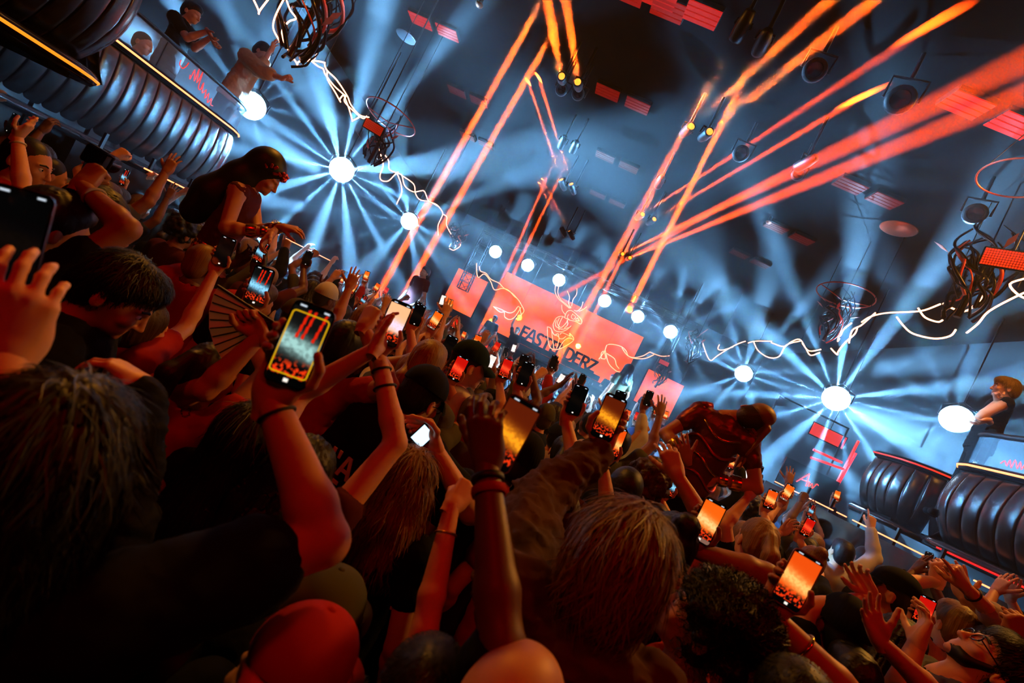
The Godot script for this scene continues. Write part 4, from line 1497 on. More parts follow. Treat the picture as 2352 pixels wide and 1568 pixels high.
# ---------------------------------------------------------------- tangled hanging sculptures
func sculpture(c: Vector3, w: float, h: float, n: int, sd: int, label: String, hoop: float, tilt := 0.0) -> void:
	var t := thing("hanging_sculpture", label, "sculpture", c, 0.0, "tangled hanging sculptures")
	var rng := RandomNumberGenerator.new()
	rng.seed = sd
	for k in n:
		var path := PackedVector3Array()
		var a := rng.randf() * TAU
		var y0 := rng.randf_range(-0.5, 0.1)
		var y1 := y0 + rng.randf_range(0.35, 0.8)
		var bow := rng.randf_range(0.4, 1.0)
		for j in 5:
			var q := j / 4.0
			var y := lerpf(y0, y1, q)
			var rad := w * (0.25 + 0.75 * sin(PI * clampf(0.15 + 0.7 * q, 0, 1)) * bow) * (0.75 + 0.5 * (y + 0.5)) * 0.5
			var aa := a + q * rng.randf_range(1.0, 2.4)
			path.append(Vector3(cos(aa) * rad, y * h, sin(aa) * rad))
		var b := MB.new()
		b.tube(smooth(path, 5), w * rng.randf_range(0.016, 0.04), 7, false, rng.randf_range(0.35, 0.8))
		mesh_part("branch", b.mesh(), M.branch_red if k % 6 == 5 else M.branch, t)
	for k in maxi(2, n / 6):
		var b := MB.new()
		var a := rng.randf() * TAU
		var o := Vector3(cos(a) * w * 0.5, rng.randf_range(-0.1, 0.4) * h, sin(a) * w * 0.5)
		var dv := Vector3(cos(a), 0.6, sin(a)).normalized() * w * 0.35
		var side := dv.cross(Vector3.UP).normalized() * w * 0.05
		b.quad(o, o + dv * 0.5 + side, o + dv, o + dv * 0.5 - side)
		b.quad(o, o + dv * 0.5 + side + Vector3(0, 0.006, 0.006), o + dv, o + dv * 0.5 - side + Vector3(0, 0.006, 0.006))
		mesh_part("leaf_blade", b.mesh(), M.branch_red, t)
	if hoop > 0.0:
		var ring := PackedVector3Array()
		for k in 40:
			var a := TAU * k / 40
			ring.append(Vector3(cos(a) * hoop, h * 0.62 + 0.12 * hoop * sin(a), sin(a) * hoop))
		var b := MB.new()
		b.tube(ring, 0.010, 6, true)
		b.tube(PackedVector3Array([Vector3(hoop, h * 0.62, 0), Vector3(0, h * 0.5, 0), Vector3(-hoop, h * 0.62, 0)]), 0.008, 6)
		mesh_part("hoop", b.mesh(), M.branch_red, t)
	var cb := MB.new()
	cb.tube(PackedVector3Array([Vector3(0, h * 0.2, 0), Vector3(0, CEIL - c.y, 0)]), 0.008, 6)
	cb.tube(PackedVector3Array([Vector3(0, -h * 0.45, 0), Vector3(0.02, h * 0.3, 0.01)]), w * 0.06, 7)
	mesh_part("core", cb.mesh(), M.branch, t)

func led_box(p: Vector3, size: Vector2, face: Vector3, e: float, label: String) -> void:
	var t := thing("grid_light", label, "panel", p)
	t.look_at_from_position(p, p + face)
	var b := MB.new()
	b.rbox(Vector3(0, 0, 0.035), Vector3(size.x + 0.03, size.y + 0.03, 0.06), 0.008)
	mesh_part("cabinet", b.mesh(), M.black, t)
	# rows of diodes behind a perforated face
	b = MB.new()
	b.box(Vector3(0, 0, 0.002), Vector3(size.x, size.y, 0.006))
	mesh_part("screen_face", b.mesh(), glowing(Color(1.0, 0.16, 0.04), e), t)
	b = MB.new()
	var nx := int(size.x / 0.022)
	for i in nx + 1:
		b.box(Vector3((float(i) / nx - 0.5) * size.x, 0, -0.004), Vector3(0.006, size.y, 0.004))
	for j in int(size.y / 0.022) + 1:
		b.box(Vector3(0, (float(j) / int(size.y / 0.022) - 0.5) * size.y, -0.004), Vector3(size.x, 0.006, 0.004))
	mesh_part("grille", b.mesh(), mat(Color(0.5, 0.2, 0.1), 0.6), t)
	var inv := t.transform.affine_inverse()
	b = MB.new()
	b.tube(PackedVector3Array([Vector3(0, 0, 0.04), inv * Vector3(p.x, CEIL, p.z)]), 0.01, 6)
	mesh_part("hanger", b.mesh(), M.dark_metal, t)

func build_sculptures() -> void:
	sculpture(on_x(705, 50, -3.9), 0.62, 0.95, 26, 4, "big tangle of dark glossy branches at the top left, wound with rope light", 0.0)
	sculpture(on_x(868, 330, -3.9), 0.5, 0.75, 20, 9, "dark spiky tangle right beside the largest left lamp, small red box on it", 0.42)
	sculpture(on_x(1045, 545, -3.9), 0.6, 0.7, 18, 12, "small dark tangle hanging past the second left lamp", 0.0)
	sculpture(on_x(1912, 738, 3.9), 0.42, 0.78, 24, 15, "slim grey tangle under a thin hoop, above the large right lamp", 0.42)
	sculpture(on_x(2235, 650, 3.9), 0.62, 0.95, 30, 21, "big dark tangle at the right edge beside the orange grid panel", 0.0)
	sculpture(on_z(1590, 800, -13.6), 0.6, 0.9, 16, 27, "pale tangle lost in the glare of the brightest lamp", 0.0)
	sculpture(on_z(1515, 868, -14.6), 0.5, 0.7, 16, 31, "small dark tangle before the narrow right screen", 0.0)
	led_box(on_x(858, 292, -3.85), Vector2(0.27, 0.13), Vector3(0.5, -0.3, 1), 0.5, "small red box panel on the spiky tangle by the largest left lamp")
	led_box(on_x(2320, 596, 3.75), Vector2(0.42, 0.17), Vector3(-0.6, -0.35, 0.8), 2.2, "bright orange grid panel cut by the right edge")
	led_box(on_z(1525, 833, -14.2), Vector2(0.28, 0.12), Vector3(-0.1, 0, 1), 0.9, "tiny red panel over the narrow right screen")
	# thin hoop at the right edge
	var c := on_y(2340, 410, CEIL - 0.7)
	var t := thing("hanging_hoop", "thin copper hoop hanging at the right edge near the ceiling", "hoop", c)
	var ring := PackedVector3Array()
	for k in 36:
		var a := TAU * k / 36
		ring.append(Vector3(cos(a) * 0.3, 0.02 * sin(a), sin(a) * 0.3))
	var b := MB.new()
	b.tube(ring, 0.009, 6, true)
	mesh_part("ring", b.mesh(), M.branch_red, t)
	for s: float in [-1.0, 1.0]:
		b = MB.new()
		b.tube(PackedVector3Array([Vector3(s * 0.3, 0, 0), Vector3(0, CEIL - c.y, 0)]), 0.004, 5)
		mesh_part("hanger", b.mesh(), M.dark_metal, t)

# ---------------------------------------------------------------- phones
var phone_meshes := {}
var screen_mats := {}

func screen_mat(kind: String) -> StandardMaterial3D:
	if screen_mats.has(kind): return screen_mats[kind]
	var w := 40
	var h := 84
	var im := Image.create(w, h, false, Image.FORMAT_RGB8)
	var nz := FastNoiseLite.new()
	nz.seed = kind.hash() % 1000
	nz.frequency = 0.16
	var sky := {"orange": Color(0.95, 0.38, 0.06), "pale": Color(1.0, 0.72, 0.52), "red": Color(0.75, 0.06, 0.03), "stage": Color(0.05, 0.05, 0.05), "dark": Color(0.015, 0.013, 0.015), "white": Color(1.0, 0.9, 0.86), "gold": Color(0.35, 0.1, 0.02), "yellow": Color(0.06, 0.055, 0.05), "amber": Color(0.9, 0.3, 0.05)}
	var glow := {"orange": Color(1.0, 0.8, 0.5), "pale": Color(1.0, 0.85, 0.95), "red": Color(1.0, 0.3, 0.15), "stage": Color(0.55, 0.85, 1.0), "dark": Color(0.05, 0.03, 0.02), "white": Color(1, 1, 1), "gold": Color(1.0, 0.62, 0.1), "yellow": Color(0.62, 0.8, 0.78), "amber": Color(1.0, 0.75, 0.4)}
	for y in h:
		for x in w:
			var v := float(y) / h
			var n := nz.get_noise_2d(x, y) * 0.5 + 0.5
			var c: Color = sky[kind]
			var band := exp(-pow((v - 0.52 - 0.1 * (x / float(w) - 0.5)) / 0.13, 2.0))
			c = c.lerp(glow[kind], clampf(band * (0.5 + n), 0, 1))
			if v > 0.66:                                        # the crowd in the picture
				var cr: Color = [Color(0.9, 0.2, 0.05), Color(0.05, 0.02, 0.02)][int(n > 0.48)]
				if kind in ["white", "dark"]: cr = c
				c = c.lerp(cr, clampf((v - 0.66) * 9.0, 0, 1))
			if kind in ["stage", "yellow"] and v < 0.42:        # red beams in the picture
				for b: float in [0.35, 0.5, 0.78]:
					if absf(x / float(w) - b - (0.3 - v) * 0.25) < 0.035: c = Color(0.85, 0.12, 0.03)
			if v < 0.055 or v > 0.9:                            # bars of the camera app
				c = Color(0.01, 0.01, 0.01) if kind != "orange" or v < 0.5 else Color(0.5, 0.36, 0.3)
				if absf(v - 0.945) < 0.02 and absf(x / float(w) - 0.5) < 0.07: c = Color(1, 0.95, 0.9)
				if absf(v - 0.028) < 0.012 and (absf(x / float(w) - 0.2) < 0.08 or absf(x / float(w) - 0.82) < 0.07): c = Color(0.8, 0.85, 0.9)
			im.set_pixel(x, y, c)
	var m := mat(Color(0.01, 0.01, 0.01), 0.12)
	m.emission_enabled = true
	m.emission = Color.BLACK
	m.emission_texture = ImageTexture.create_from_image(im)
	m.emission_energy_multiplier = SCREEN
	screen_mats[kind] = m
	return m

const SCREEN := 1.15

func rounded(w: float, h: float, r: float, z: float, n := 4) -> PackedVector3Array:
	var o := PackedVector3Array()
	for q in 4:
		var c := Vector2([w / 2 - r, -w / 2 + r, -w / 2 + r, w / 2 - r][q], [h / 2 - r, h / 2 - r, -h / 2 + r, -h / 2 + r][q])
		for k in n + 1:
			var a := PI / 2 * (q + float(k) / n)
			o.append(Vector3(c.x + cos(a) * r, c.y + sin(a) * r, z))
	return o

func plate(b: MB, loop: PackedVector3Array, depth: float) -> void:
	var m := loop.size()
	var c := Vector3.ZERO
	for p in loop: c += p / m
	for side: float in [0.0, 1.0]:
		var s := b.v.size()
		var off := Vector3(0, 0, -depth * side)
		var nn := Vector3(0, 0, 1.0 - 2.0 * side)
		b.v.append(c + off)
		b.n.append(nn)
		b.uv.append(Vector2(0.5, 0.5))
		for p in loop:
			b.v.append(p + off)
			b.n.append(nn)
			b.uv.append(Vector2(p.x / PW + 0.5, 0.5 - p.y / PH))
		for k in m: b.ix.append_array(PackedInt32Array([s, s + 1 + k, s + 1 + (k + 1) % m]))
	if depth > 0.0:
		for k in m: b.quad(loop[k], loop[(k + 1) % m], loop[(k + 1) % m] - Vector3(0, 0, depth), loop[k] - Vector3(0, 0, depth))

const PW := 0.069
const PH := 0.147
func make_phone(xf: Transform3D, kind: String, label: String, case_mat: Material = null, fancy := false) -> Node3D:
	if phone_meshes.is_empty():
		var b := MB.new()
		plate(b, rounded(0.0755, 0.154, 0.013, 0.0042), 0.0084)
		phone_meshes.body = b.mesh()
		b = MB.new()
		plate(b, rounded(PW, PH, 0.009, 0.0047), 0.0)
		phone_meshes.screen = b.mesh()
		b = MB.new()
		plate(b, rounded(0.03, 0.03, 0.007, 0.0), 0.003)
		phone_meshes.camera = b.mesh()
		b = MB.new()
		b.tube(rounded(PW - 0.004, PH - 0.034, 0.006, 0.0055), 0.0014, 5, true)
		phone_meshes.border = b.mesh()
		b = MB.new()
		b.tube(rounded(0.078, 0.157, 0.014, 0.0), 0.0046, 6, true)
		phone_meshes.bumper = b.mesh()
	var t := thing("phone", label, "phone", Vector3.ZERO, 0.0, "phones held up in the crowd")
	t.transform = xf.orthonormalized()
	mesh_part("body", phone_meshes.body, case_mat if case_mat else M.phone, t)
	mesh_part("screen", phone_meshes.screen, screen_mat(kind), t)
	mesh_part("camera_bump", phone_meshes.camera, M.gloss, t, Transform3D(Basis(), Vector3(0.018, 0.055, -0.0042)))
	if fancy: mesh_part("screen_border", phone_meshes.border, glowing(Color(0.95, 0.72, 0.04), 0.75), t)
	return t

# ---------------------------------------------------------------- wardrobe
func make_wardrobe() -> void:
	M.phone = mat(Color(0.03, 0.03, 0.033), 0.25, 0.3)
	M.skin = []
	for c in [Color(0.80, 0.58, 0.46), Color(0.70, 0.47, 0.35), Color(0.56, 0.36, 0.26), Color(0.86, 0.66, 0.55), Color(0.38, 0.23, 0.16)]:
		var m := mat(c, 0.48, 0.0, 0.45)
		m.subsurf_scatter_enabled = false
		M.skin.append(m)
	M.hair = {}
	# fine and coarse strands, light and dark, that run along the hair
	var im := Image.create(512, 32, false, Image.FORMAT_RGB8)
	var sn := FastNoiseLite.new()
	sn.seed = 21
	sn.frequency = 0.5
	for x in 512:
		for y in 32:
			var w := 0.72 + 0.28 * sn.get_noise_2d(x, y * 0.25) + 0.25 * sn.get_noise_2d(x * 0.12, y * 0.2 + 40.0)
			im.set_pixel(x, y, Color(w, w, w).clamp())
	var strands := ImageTexture.create_from_image(im)
	for h in [["black", Color(0.07, 0.055, 0.05)], ["dark", Color(0.15, 0.10, 0.07)], ["brown", Color(0.33, 0.21, 0.12)], ["blond", Color(0.72, 0.55, 0.32)], ["golden", Color(0.62, 0.42, 0.18)]]:
		var m := mat(h[1], 0.5, 0.0, 0.45)
		m.albedo_texture = strands
		m.uv1_scale = Vector3(5, 2.0, 1)
		M.hair[h[0]] = m
	M.cloth = {}
	for c in [["black", Color(0.045, 0.045, 0.05)], ["white", Color(0.72, 0.7, 0.68)], ["grey", Color(0.3, 0.3, 0.31)], ["red", Color(0.62, 0.10, 0.08)], ["olive", Color(0.28, 0.27, 0.17)], ["blue", Color(0.12, 0.16, 0.26)], ["maroon", Color(0.3, 0.09, 0.09)], ["denim", Color(0.16, 0.2, 0.28)], ["cream", Color(0.75, 0.62, 0.5)], ["silver", Color(0.6, 0.58, 0.62)], ["green", Color(0.05, 0.14, 0.1)], ["brown", Color(0.3, 0.2, 0.13)]]:
		var m := mat(c[1], 0.85, 0.0, 0.25)
		M.cloth[c[0]] = m
	M.gold = mat(Color(0.85, 0.58, 0.2), 0.25, 1.0)
	M.red_foil = mat(Color(0.75, 0.2, 0.1), 0.3, 0.8)
	M.cloth.foil = mat(Color(0.42, 0.14, 0.08), 0.38, 0.7)
	M.shoe = mat(Color(0.1, 0.1, 0.1), 0.6)
	M.leather_strap = mat(Color(0.03, 0.03, 0.03), 0.5)
	M.paper = mat(Color(0.85, 0.8, 0.78), 0.8)
	M.paper.backlight_enabled = true
	M.paper.backlight = Color(0.7, 0.66, 0.62)

var hair_cache := {}
func hair_mesh(style: String, cell: float, tufts := 0) -> ArrayMesh:
	var key := "%s%.4f" % [style, cell]
	if not hair_cache.has(key):
		var m := cap_mb(style) if style in ["cap", "cap_back", "bucket", "beanie"] else hair_mb(style, cell)
		if tufts > 0:
			match style:
				"curly": add_tufts(m, tufts, 0.02, 0.0012, 1.0, 3)
				"short": add_tufts(m, tufts, 0.04, 0.0012, 0.12, 3)
				"crop": add_tufts(m, tufts, 0.012, 0.0008, 0.1, 3)
				_: add_tufts(m, tufts, 0.085, 0.0014, 0.1, 3)
		hair_cache[key] = m.mesh()
	return hair_cache[key]

func head_turn(pitch: float, roll: float, yaw := 0.0) -> Transform3D:
	# about the top of the neck; pitch > 0 looks up
	var pv := Vector3(0, 1.50, 0.02)
	var b := Basis(Vector3.UP, deg_to_rad(yaw)) * Basis(Vector3.RIGHT, deg_to_rad(pitch)) * Basis(Vector3.BACK, deg_to_rad(roll))
	return Transform3D(b, pv - b * pv)

func band(root: Node3D, called: String, a: Dictionary, t: float, r: float, w: float, m: Material) -> void:
	var c: Vector3 = a.e.lerp(a.wr, t)
	var y: Vector3 = (a.wr - a.e).normalized()
	var x := y.cross(Vector3(0.3, 0.1, 1)).normalized()
	var b := MB.new()
	b.lathe(PackedVector2Array([Vector2(r, -w), Vector2(r + 0.004, -w), Vector2(r + 0.006, 0), Vector2(r + 0.004, w), Vector2(r, w)]), 20)
	mesh_part(called, b.mesh(), m, root, Transform3D(Basis(x, y, x.cross(y)), c))

# ---------------------------------------------------------------- crowd figures that repeat
var protos := []
func proto(arms: Array, sleeve: float, phone_hand: int) -> Dictionary:
	var d := {"arms": arms, "body": body_mb(arms, 0.0165, 0.0062, 0.0105).mesh(), "shirt": shirt_mb(arms, 0.02, sleeve, 0.012).mesh(), "hand": phone_hand}
	if phone_hand >= 0:
		var a: Dictionary = arms[phone_hand]
		d.phone = hand_xf(a.wr, a.d, a.p, phone_hand == 0) * Transform3D(Basis(Vector3.UP, PI), Vector3(-0.012, 0.115, -0.028))
		if phone_hand == 1: d.phone.basis.x = -d.phone.basis.x
	return d

func make_protos() -> void:
	var up := Vector3(0, 1, 0.05)
	var back := Vector3(0, 0, 1)
	protos = [
		proto([arm_down(true), arm_down(false)], 0.5, -1),
		proto([arm(true, Vector3(0.16, 1.86, -0.30), Vector3(1, -0.4, 0.2), "grip", Vector3(-0.1, 1, 0.02), back), arm_down(false)], 0.5, 0),
		proto([arm_down(true), arm(false, Vector3(-0.18, 1.88, -0.28), Vector3(-1, -0.4, 0.2), "grip", Vector3(0.08, 1, 0.02), back)], 0.5, 1),
		proto([arm(true, Vector3(0.06, 1.72, -0.36), Vector3(1, -0.6, 0), "grip", up, back), arm(false, Vector3(-0.07, 1.70, -0.36), Vector3(-1, -0.6, 0), "relaxed", Vector3(0.5, 0.9, 0), back)], 0.5, 0),
		proto([arm(true, Vector3(0.24, 2.0, -0.1), Vector3(1, -0.2, 0.2), "open"), arm_down(false)], 0.5, -1),
		proto([arm(true, Vector3(0.34, 1.92, -0.12), Vector3(1, -0.2, 0.1), "wave"), arm(false, Vector3(-0.3, 1.94, -0.14), Vector3(-1, -0.2, 0.1), "wave")], 0.0, -1),
		proto([arm(true, Vector3(0.22, 1.96, -0.12), Vector3(1, -0.3, 0.1), "point", Vector3(-0.25, 1, -0.1)), arm_down(false)], 1.9, -1),
		proto([arm_down(true), arm(false, Vector3(-0.2, 1.95, -0.08), Vector3(-1, -0.2, 0.2), "fist")], 0.5, -1),
		proto([arm(true, Vector3(0.07, 1.94, -0.2), Vector3(1, -0.2, 0), "open", Vector3(-0.25, 1, 0), Vector3(-1, 0, 0)), arm(false, Vector3(-0.07, 1.94, -0.2), Vector3(-1, -0.2, 0), "open", Vector3(0.25, 1, 0), Vector3(1, 0, 0))], 0.5, -1),
		proto([arm(true, Vector3(0.2, 1.98, -0.14), Vector3(1, -0.2, 0.2), "grip", Vector3(-0.15, 1, 0), back), arm_down(false)], 1.7, 0)]
const POSE := ["arms down", "phone in right hand", "phone in left hand", "filming two-handed", "one open hand up", "waving bare arms", "pointing up", "fist raised", "clapping overhead", "phone stretched high"]

func dress(root: Node3D, p: int, skin: int, hair: String, tone: String, hat: String, hat_cloth: String, cloth: String, legs: String) -> void:
	var d: Dictionary = protos[p]
	mesh_part("body", d.body, M.skin[skin], root)
	mesh_part("shirt", d.shirt, M.cloth[cloth], root)
	if hair: mesh_part("hair", hair_mesh(hair, 0.0095), M.hair[tone], root)
	if hat: mesh_part("hat", hair_mesh(hat, 0.0), M.cloth[hat_cloth], root)
	add_lower(root, M.cloth[legs], M.shoe)

var taken := []          # [x, z, radius]
func free_at(x: float, z: float, r: float) -> bool:
	for t in taken:
		if Vector2(x - t[0], z - t[1]).length() < r + t[2]: return false
	return true

const TONE := {"black": "black-haired", "dark": "dark-haired", "brown": "brown-haired", "blond": "blond", "golden": "golden-haired"}
func zone(x: float, z: float) -> String:
	return ["by left terrace", "under second lamp", "before the lettering", "under brightest lamp", "by right terrace"][clampi(int((x / maxf(1.0, -z) * 7.0 + 3.0) / 1.25), 0, 4)]
func row(z: float) -> String:
	return ["near", "third-row", "mid-crowd", "deep-crowd", "stage-side"][clampi(int((-z - 1.0) / 2.6), 0, 4)]

var rng := RandomNumberGenerator.new()
func pick(a: Array):
	return a[rng.randi() % a.size()]

func crowd_person(x: float, z: float, p: int, scale: float, turn: float, phone_kind := "", where := "") -> Node3D:
	var hair: String = pick(["short", "short", "crop", "long", "bob", "wavy", "curly", "bun", "ponytail"])
	var tone: String = pick(["black", "black", "black", "dark", "dark", "brown", "brown", "golden", "blond"])
	var hat := ""
	if rng.randf() < 0.16:
		hat = pick(["cap", "cap_back", "bucket", "beanie"])
		hair = "crop"
	var cloth: String = pick(["black", "black", "black", "grey", "white", "maroon", "blue", "olive", "red", "denim"])
	var hc: String = pick(["black", "black", "white", "olive", "blue"])
	var hn: String = {"": "", "cap": "cap", "cap_back": "back-to-front cap", "bucket": "bucket hat", "beanie": "beanie"}[hat]
	var label := "%s person, %s, %s top, %s, %s" % [TONE[tone], hair + " hair" if hat == "" else hc + " " + hn, cloth, POSE[p], where if where else zone(x, z)]
	if where == "": label = row(z) + " " + label
	var t := thing("person", label, "person", Vector3(x, 0, z), turn, "people in the crowd")
	t.scale = Vector3.ONE * scale
	dress(t, p, rng.randi() % 5, hair, tone, hat, hc, cloth, pick(["black", "denim", "blue", "grey"]))
	taken.append([x, z, 0.2])
	if protos[p].hand >= 0 and phone_kind:
		var kd := {"orange": "orange", "pale": "pale orange", "red": "red", "stage": "blue-red", "dark": "black", "white": "white", "gold": "golden", "yellow": "dim", "amber": "amber"}
		make_phone(t.transform * protos[p].phone, phone_kind, ("%s phone screen %s" % [kd[phone_kind], where]) if where else "%s phone, %s screen, held by %s person in %s %s" % [row(z), kd[phone_kind], TONE[tone], cloth, zone(x, z)])
	return t

# a person placed so that the phone they hold stands at the given point
func phone_person(px: float, py: float, d: float, kind: String, where: String) -> void:
	var q := at(px, py, d)
	var best := 1
	var err := 9.0
	for p in [1, 2, 3, 9]:
		var s: float = q.y / protos[p].phone.origin.y
		if absf(s - 1.0) < err - (0.02 if p == 1 else 0.0):
			err = absf(s - 1.0)
			best = p
	var sc := clampf(q.y / protos[best].phone.origin.y, 0.88, 1.14)
	var turn := rng.randf_range(-0.12, 0.12) - q.x * 0.03
	var o: Vector3 = Basis(Vector3.UP, turn) * protos[best].phone.origin * sc
	crowd_person(q.x - o.x, q.z - o.z, best, sc, turn, kind, where)

func build_people() -> void:
	make_wardrobe()
	make_lower()
	make_protos()
	rng.seed = 42
	heroes()
	performers()
	balcony_people()
	for f in [
		[600, 580, 3.3, "stage", "before the dancer's hip"], [955, 712, 4.1, "stage", "behind the bright orange phone"], [1000, 735, 3.8, "orange", "left of the black cap wearer"],
		[1045, 742, 6.5, "red", "under the truss tower"], [1095, 785, 4.9, "amber", "below the first letter"], [1030, 797, 3.0, "dark", "above the fair-haired head"],
		[1053, 846, 2.8, "red", "beside the green cap"], [1128, 830, 5.0, "white", "between two red screens"], [1162, 846, 3.5, "red", "behind the raised dark hand"],
		[1207, 858, 3.0, "dark", "right of the raised dark hand"], [1140, 797, 6.0, "red", "below the letters A and S"], [1288, 870, 6.4, "white", "below the deer"],
		[1252, 876, 7.5, "red", "below the middle letters"], [1440, 953, 6.2, "amber", "near the slim far dancer"], [1540, 1112, 2.8, "stage", "at the bending dancer's knee"],
		[1770, 1146, 3.7, "amber", "in front of the neon script"], [1808, 1130, 4.2, "orange", "under the neon script"], [1715, 1090, 7.2, "white", "just past the bending dancer"],
		[1745, 1112, 6.5, "dark", "beside the lit terrace rail"], [1922, 1138, 6.6, "orange", "crossing the terrace rail"], [1855, 1210, 3.8, "red", "below the terrace rail"],
		[705, 590, 6.8, "pale", "under the largest left lamp"], [772, 645, 5.4, "dark", "right of the turned face"], [865, 660, 7.5, "amber", "under the second lamp"],
		[835, 690, 6.5, "stage", "before the second lamp"], [1325, 918, 2.4, "dark", "below the last letter Z"], [1228, 905, 7.0, "amber", "deep below the lettering"],
		[1180, 800, 8.5, "white", "far below the lettering"], [1340, 935, 8.0, "red", "far right of the lettering"], [1500, 985, 8.5, "amber", "far behind the dancer"],
		[900, 700, 8.5, "orange", "far under the small tangle"], [1065, 770, 8.5, "amber", "far under the first letter"], [1390, 985, 9.0, "white", "far below the deer's screen"], [1640, 1045, 9.0, "red", "far past the bending dancer"]]:
		phone_person(f[0], f[1], f[2], f[3], f[4])
	fill_crowd()

func fill_crowd() -> void:
	var spots := []
	var z := -2.3
	while z > -14.6:
		var step := 0.5 if z > -6.0 else 0.56
		var x := -4.7
		while x < 4.1:
			var px := x + rng.randf_range(-0.16, 0.16)
			var pz := z + rng.randf_range(-0.16, 0.16)
			x += step
			var v := cam.transform.affine_inverse() * Vector3(px, 1.7, pz)
			if v.z > -0.5: continue
			var sx := v.x / -v.z * FOCAL
			var sy := v.y / -v.z * FOCAL
			if absf(sx) > 1330 or absf(sy) > 960: continue
			if not free_at(px, pz, 0.2): continue
			spots.append(Vector2(px, pz))
			taken.append([px, pz, 0.16])
		z -= step
	spots.sort_custom(func(a, b): return a.length() < b.length())
	var far := []
	var n := 0
	for s: Vector2 in spots:
		var near: bool = s.length() < 3.0
		var sc := rng.randf_range(0.93, 1.03) if near else rng.randf_range(0.93, 1.07)
		var turn := rng.randf_range(-0.35, 0.35)
		var p: int = pick([0, 0, 0, 4, 5, 6, 7, 8, 1, 2, 9]) if not near else pick([0, 0, 0, 0, 7, 4])
		if s.y < -8.5:
			sc = rng.randf_range(0.88, 0.97)
			p = pick([0, 0, 0, 3, 5, 4, 1, 8])
		if n < 215:
			var k := ""
			if protos[p].hand >= 0: k = pick(["orange", "red", "amber", "stage", "dark", "white"]) if n > 40 else "dark"
			crowd_person(s.x, s.y, p, sc, turn, k)
			n += 1
		else:
			far.append([s, p, sc, turn])
	# the rest, far off and small: one mass
	var root := Node3D.new()
	root.name = "crowd"
	tag(root, "mass of tiny far people packed up to the stage", "crowd", "", "stuff")
	add_child(root)
	for p in protos.size():
		var list := far.filter(func(f): return f[1] == p)
		if list.is_empty(): continue
		var m := ArrayMesh.new()
		for part in [[protos[p].body, M.skin[p % 4]], [protos[p].shirt, M.cloth[["black", "grey", "black", "maroon", "black"][p % 5]]], [hair_mesh(["short", "long", "crop", "bob"][p % 4], 0.0095), M.hair[["black", "dark", "brown"][p % 3]]], [trousers_mesh, M.cloth.black]]:
			var src: ArrayMesh = part[0]
			m.add_surface_from_arrays(Mesh.PRIMITIVE_TRIANGLES, src.surface_get_arrays(0))
			m.surface_set_material(m.get_surface_count() - 1, part[1])
		var mm := MultiMesh.new()
		mm.transform_format = MultiMesh.TRANSFORM_3D
		mm.mesh = m
		mm.instance_count = list.size()
		for k in list.size():
			var f: Array = list[k]
			mm.set_instance_transform(k, Transform3D(Basis(Vector3.UP, f[3]).scaled(Vector3.ONE * f[2]), Vector3(f[0].x, 0, f[0].y)))
		var mi := MultiMeshInstance3D.new()
		mi.name = "people"
		mi.multimesh = mm
		mi.set_meta("kind", "stuff")
		root.add_child(mi, true)

# ---------------------------------------------------------------- people near the camera, each posed singly
func phone_xf(p: Array) -> Transform3D:
	# [px, py, distance, lean in degrees]: screen towards the people behind it
	var c := at(p[0], p[1], p[2])
	var a := deg_to_rad(p[3])
	var up := cam.transform.basis.y * cos(a) + cam.transform.basis.x * sin(a)
	var n := ((EYE - c).normalized() + Vector3(0, 0, 0.7)).normalized()
	var y := (up - n * up.dot(n)).normalized()
	return Transform3D(Basis(y.cross(n), y, n), c)

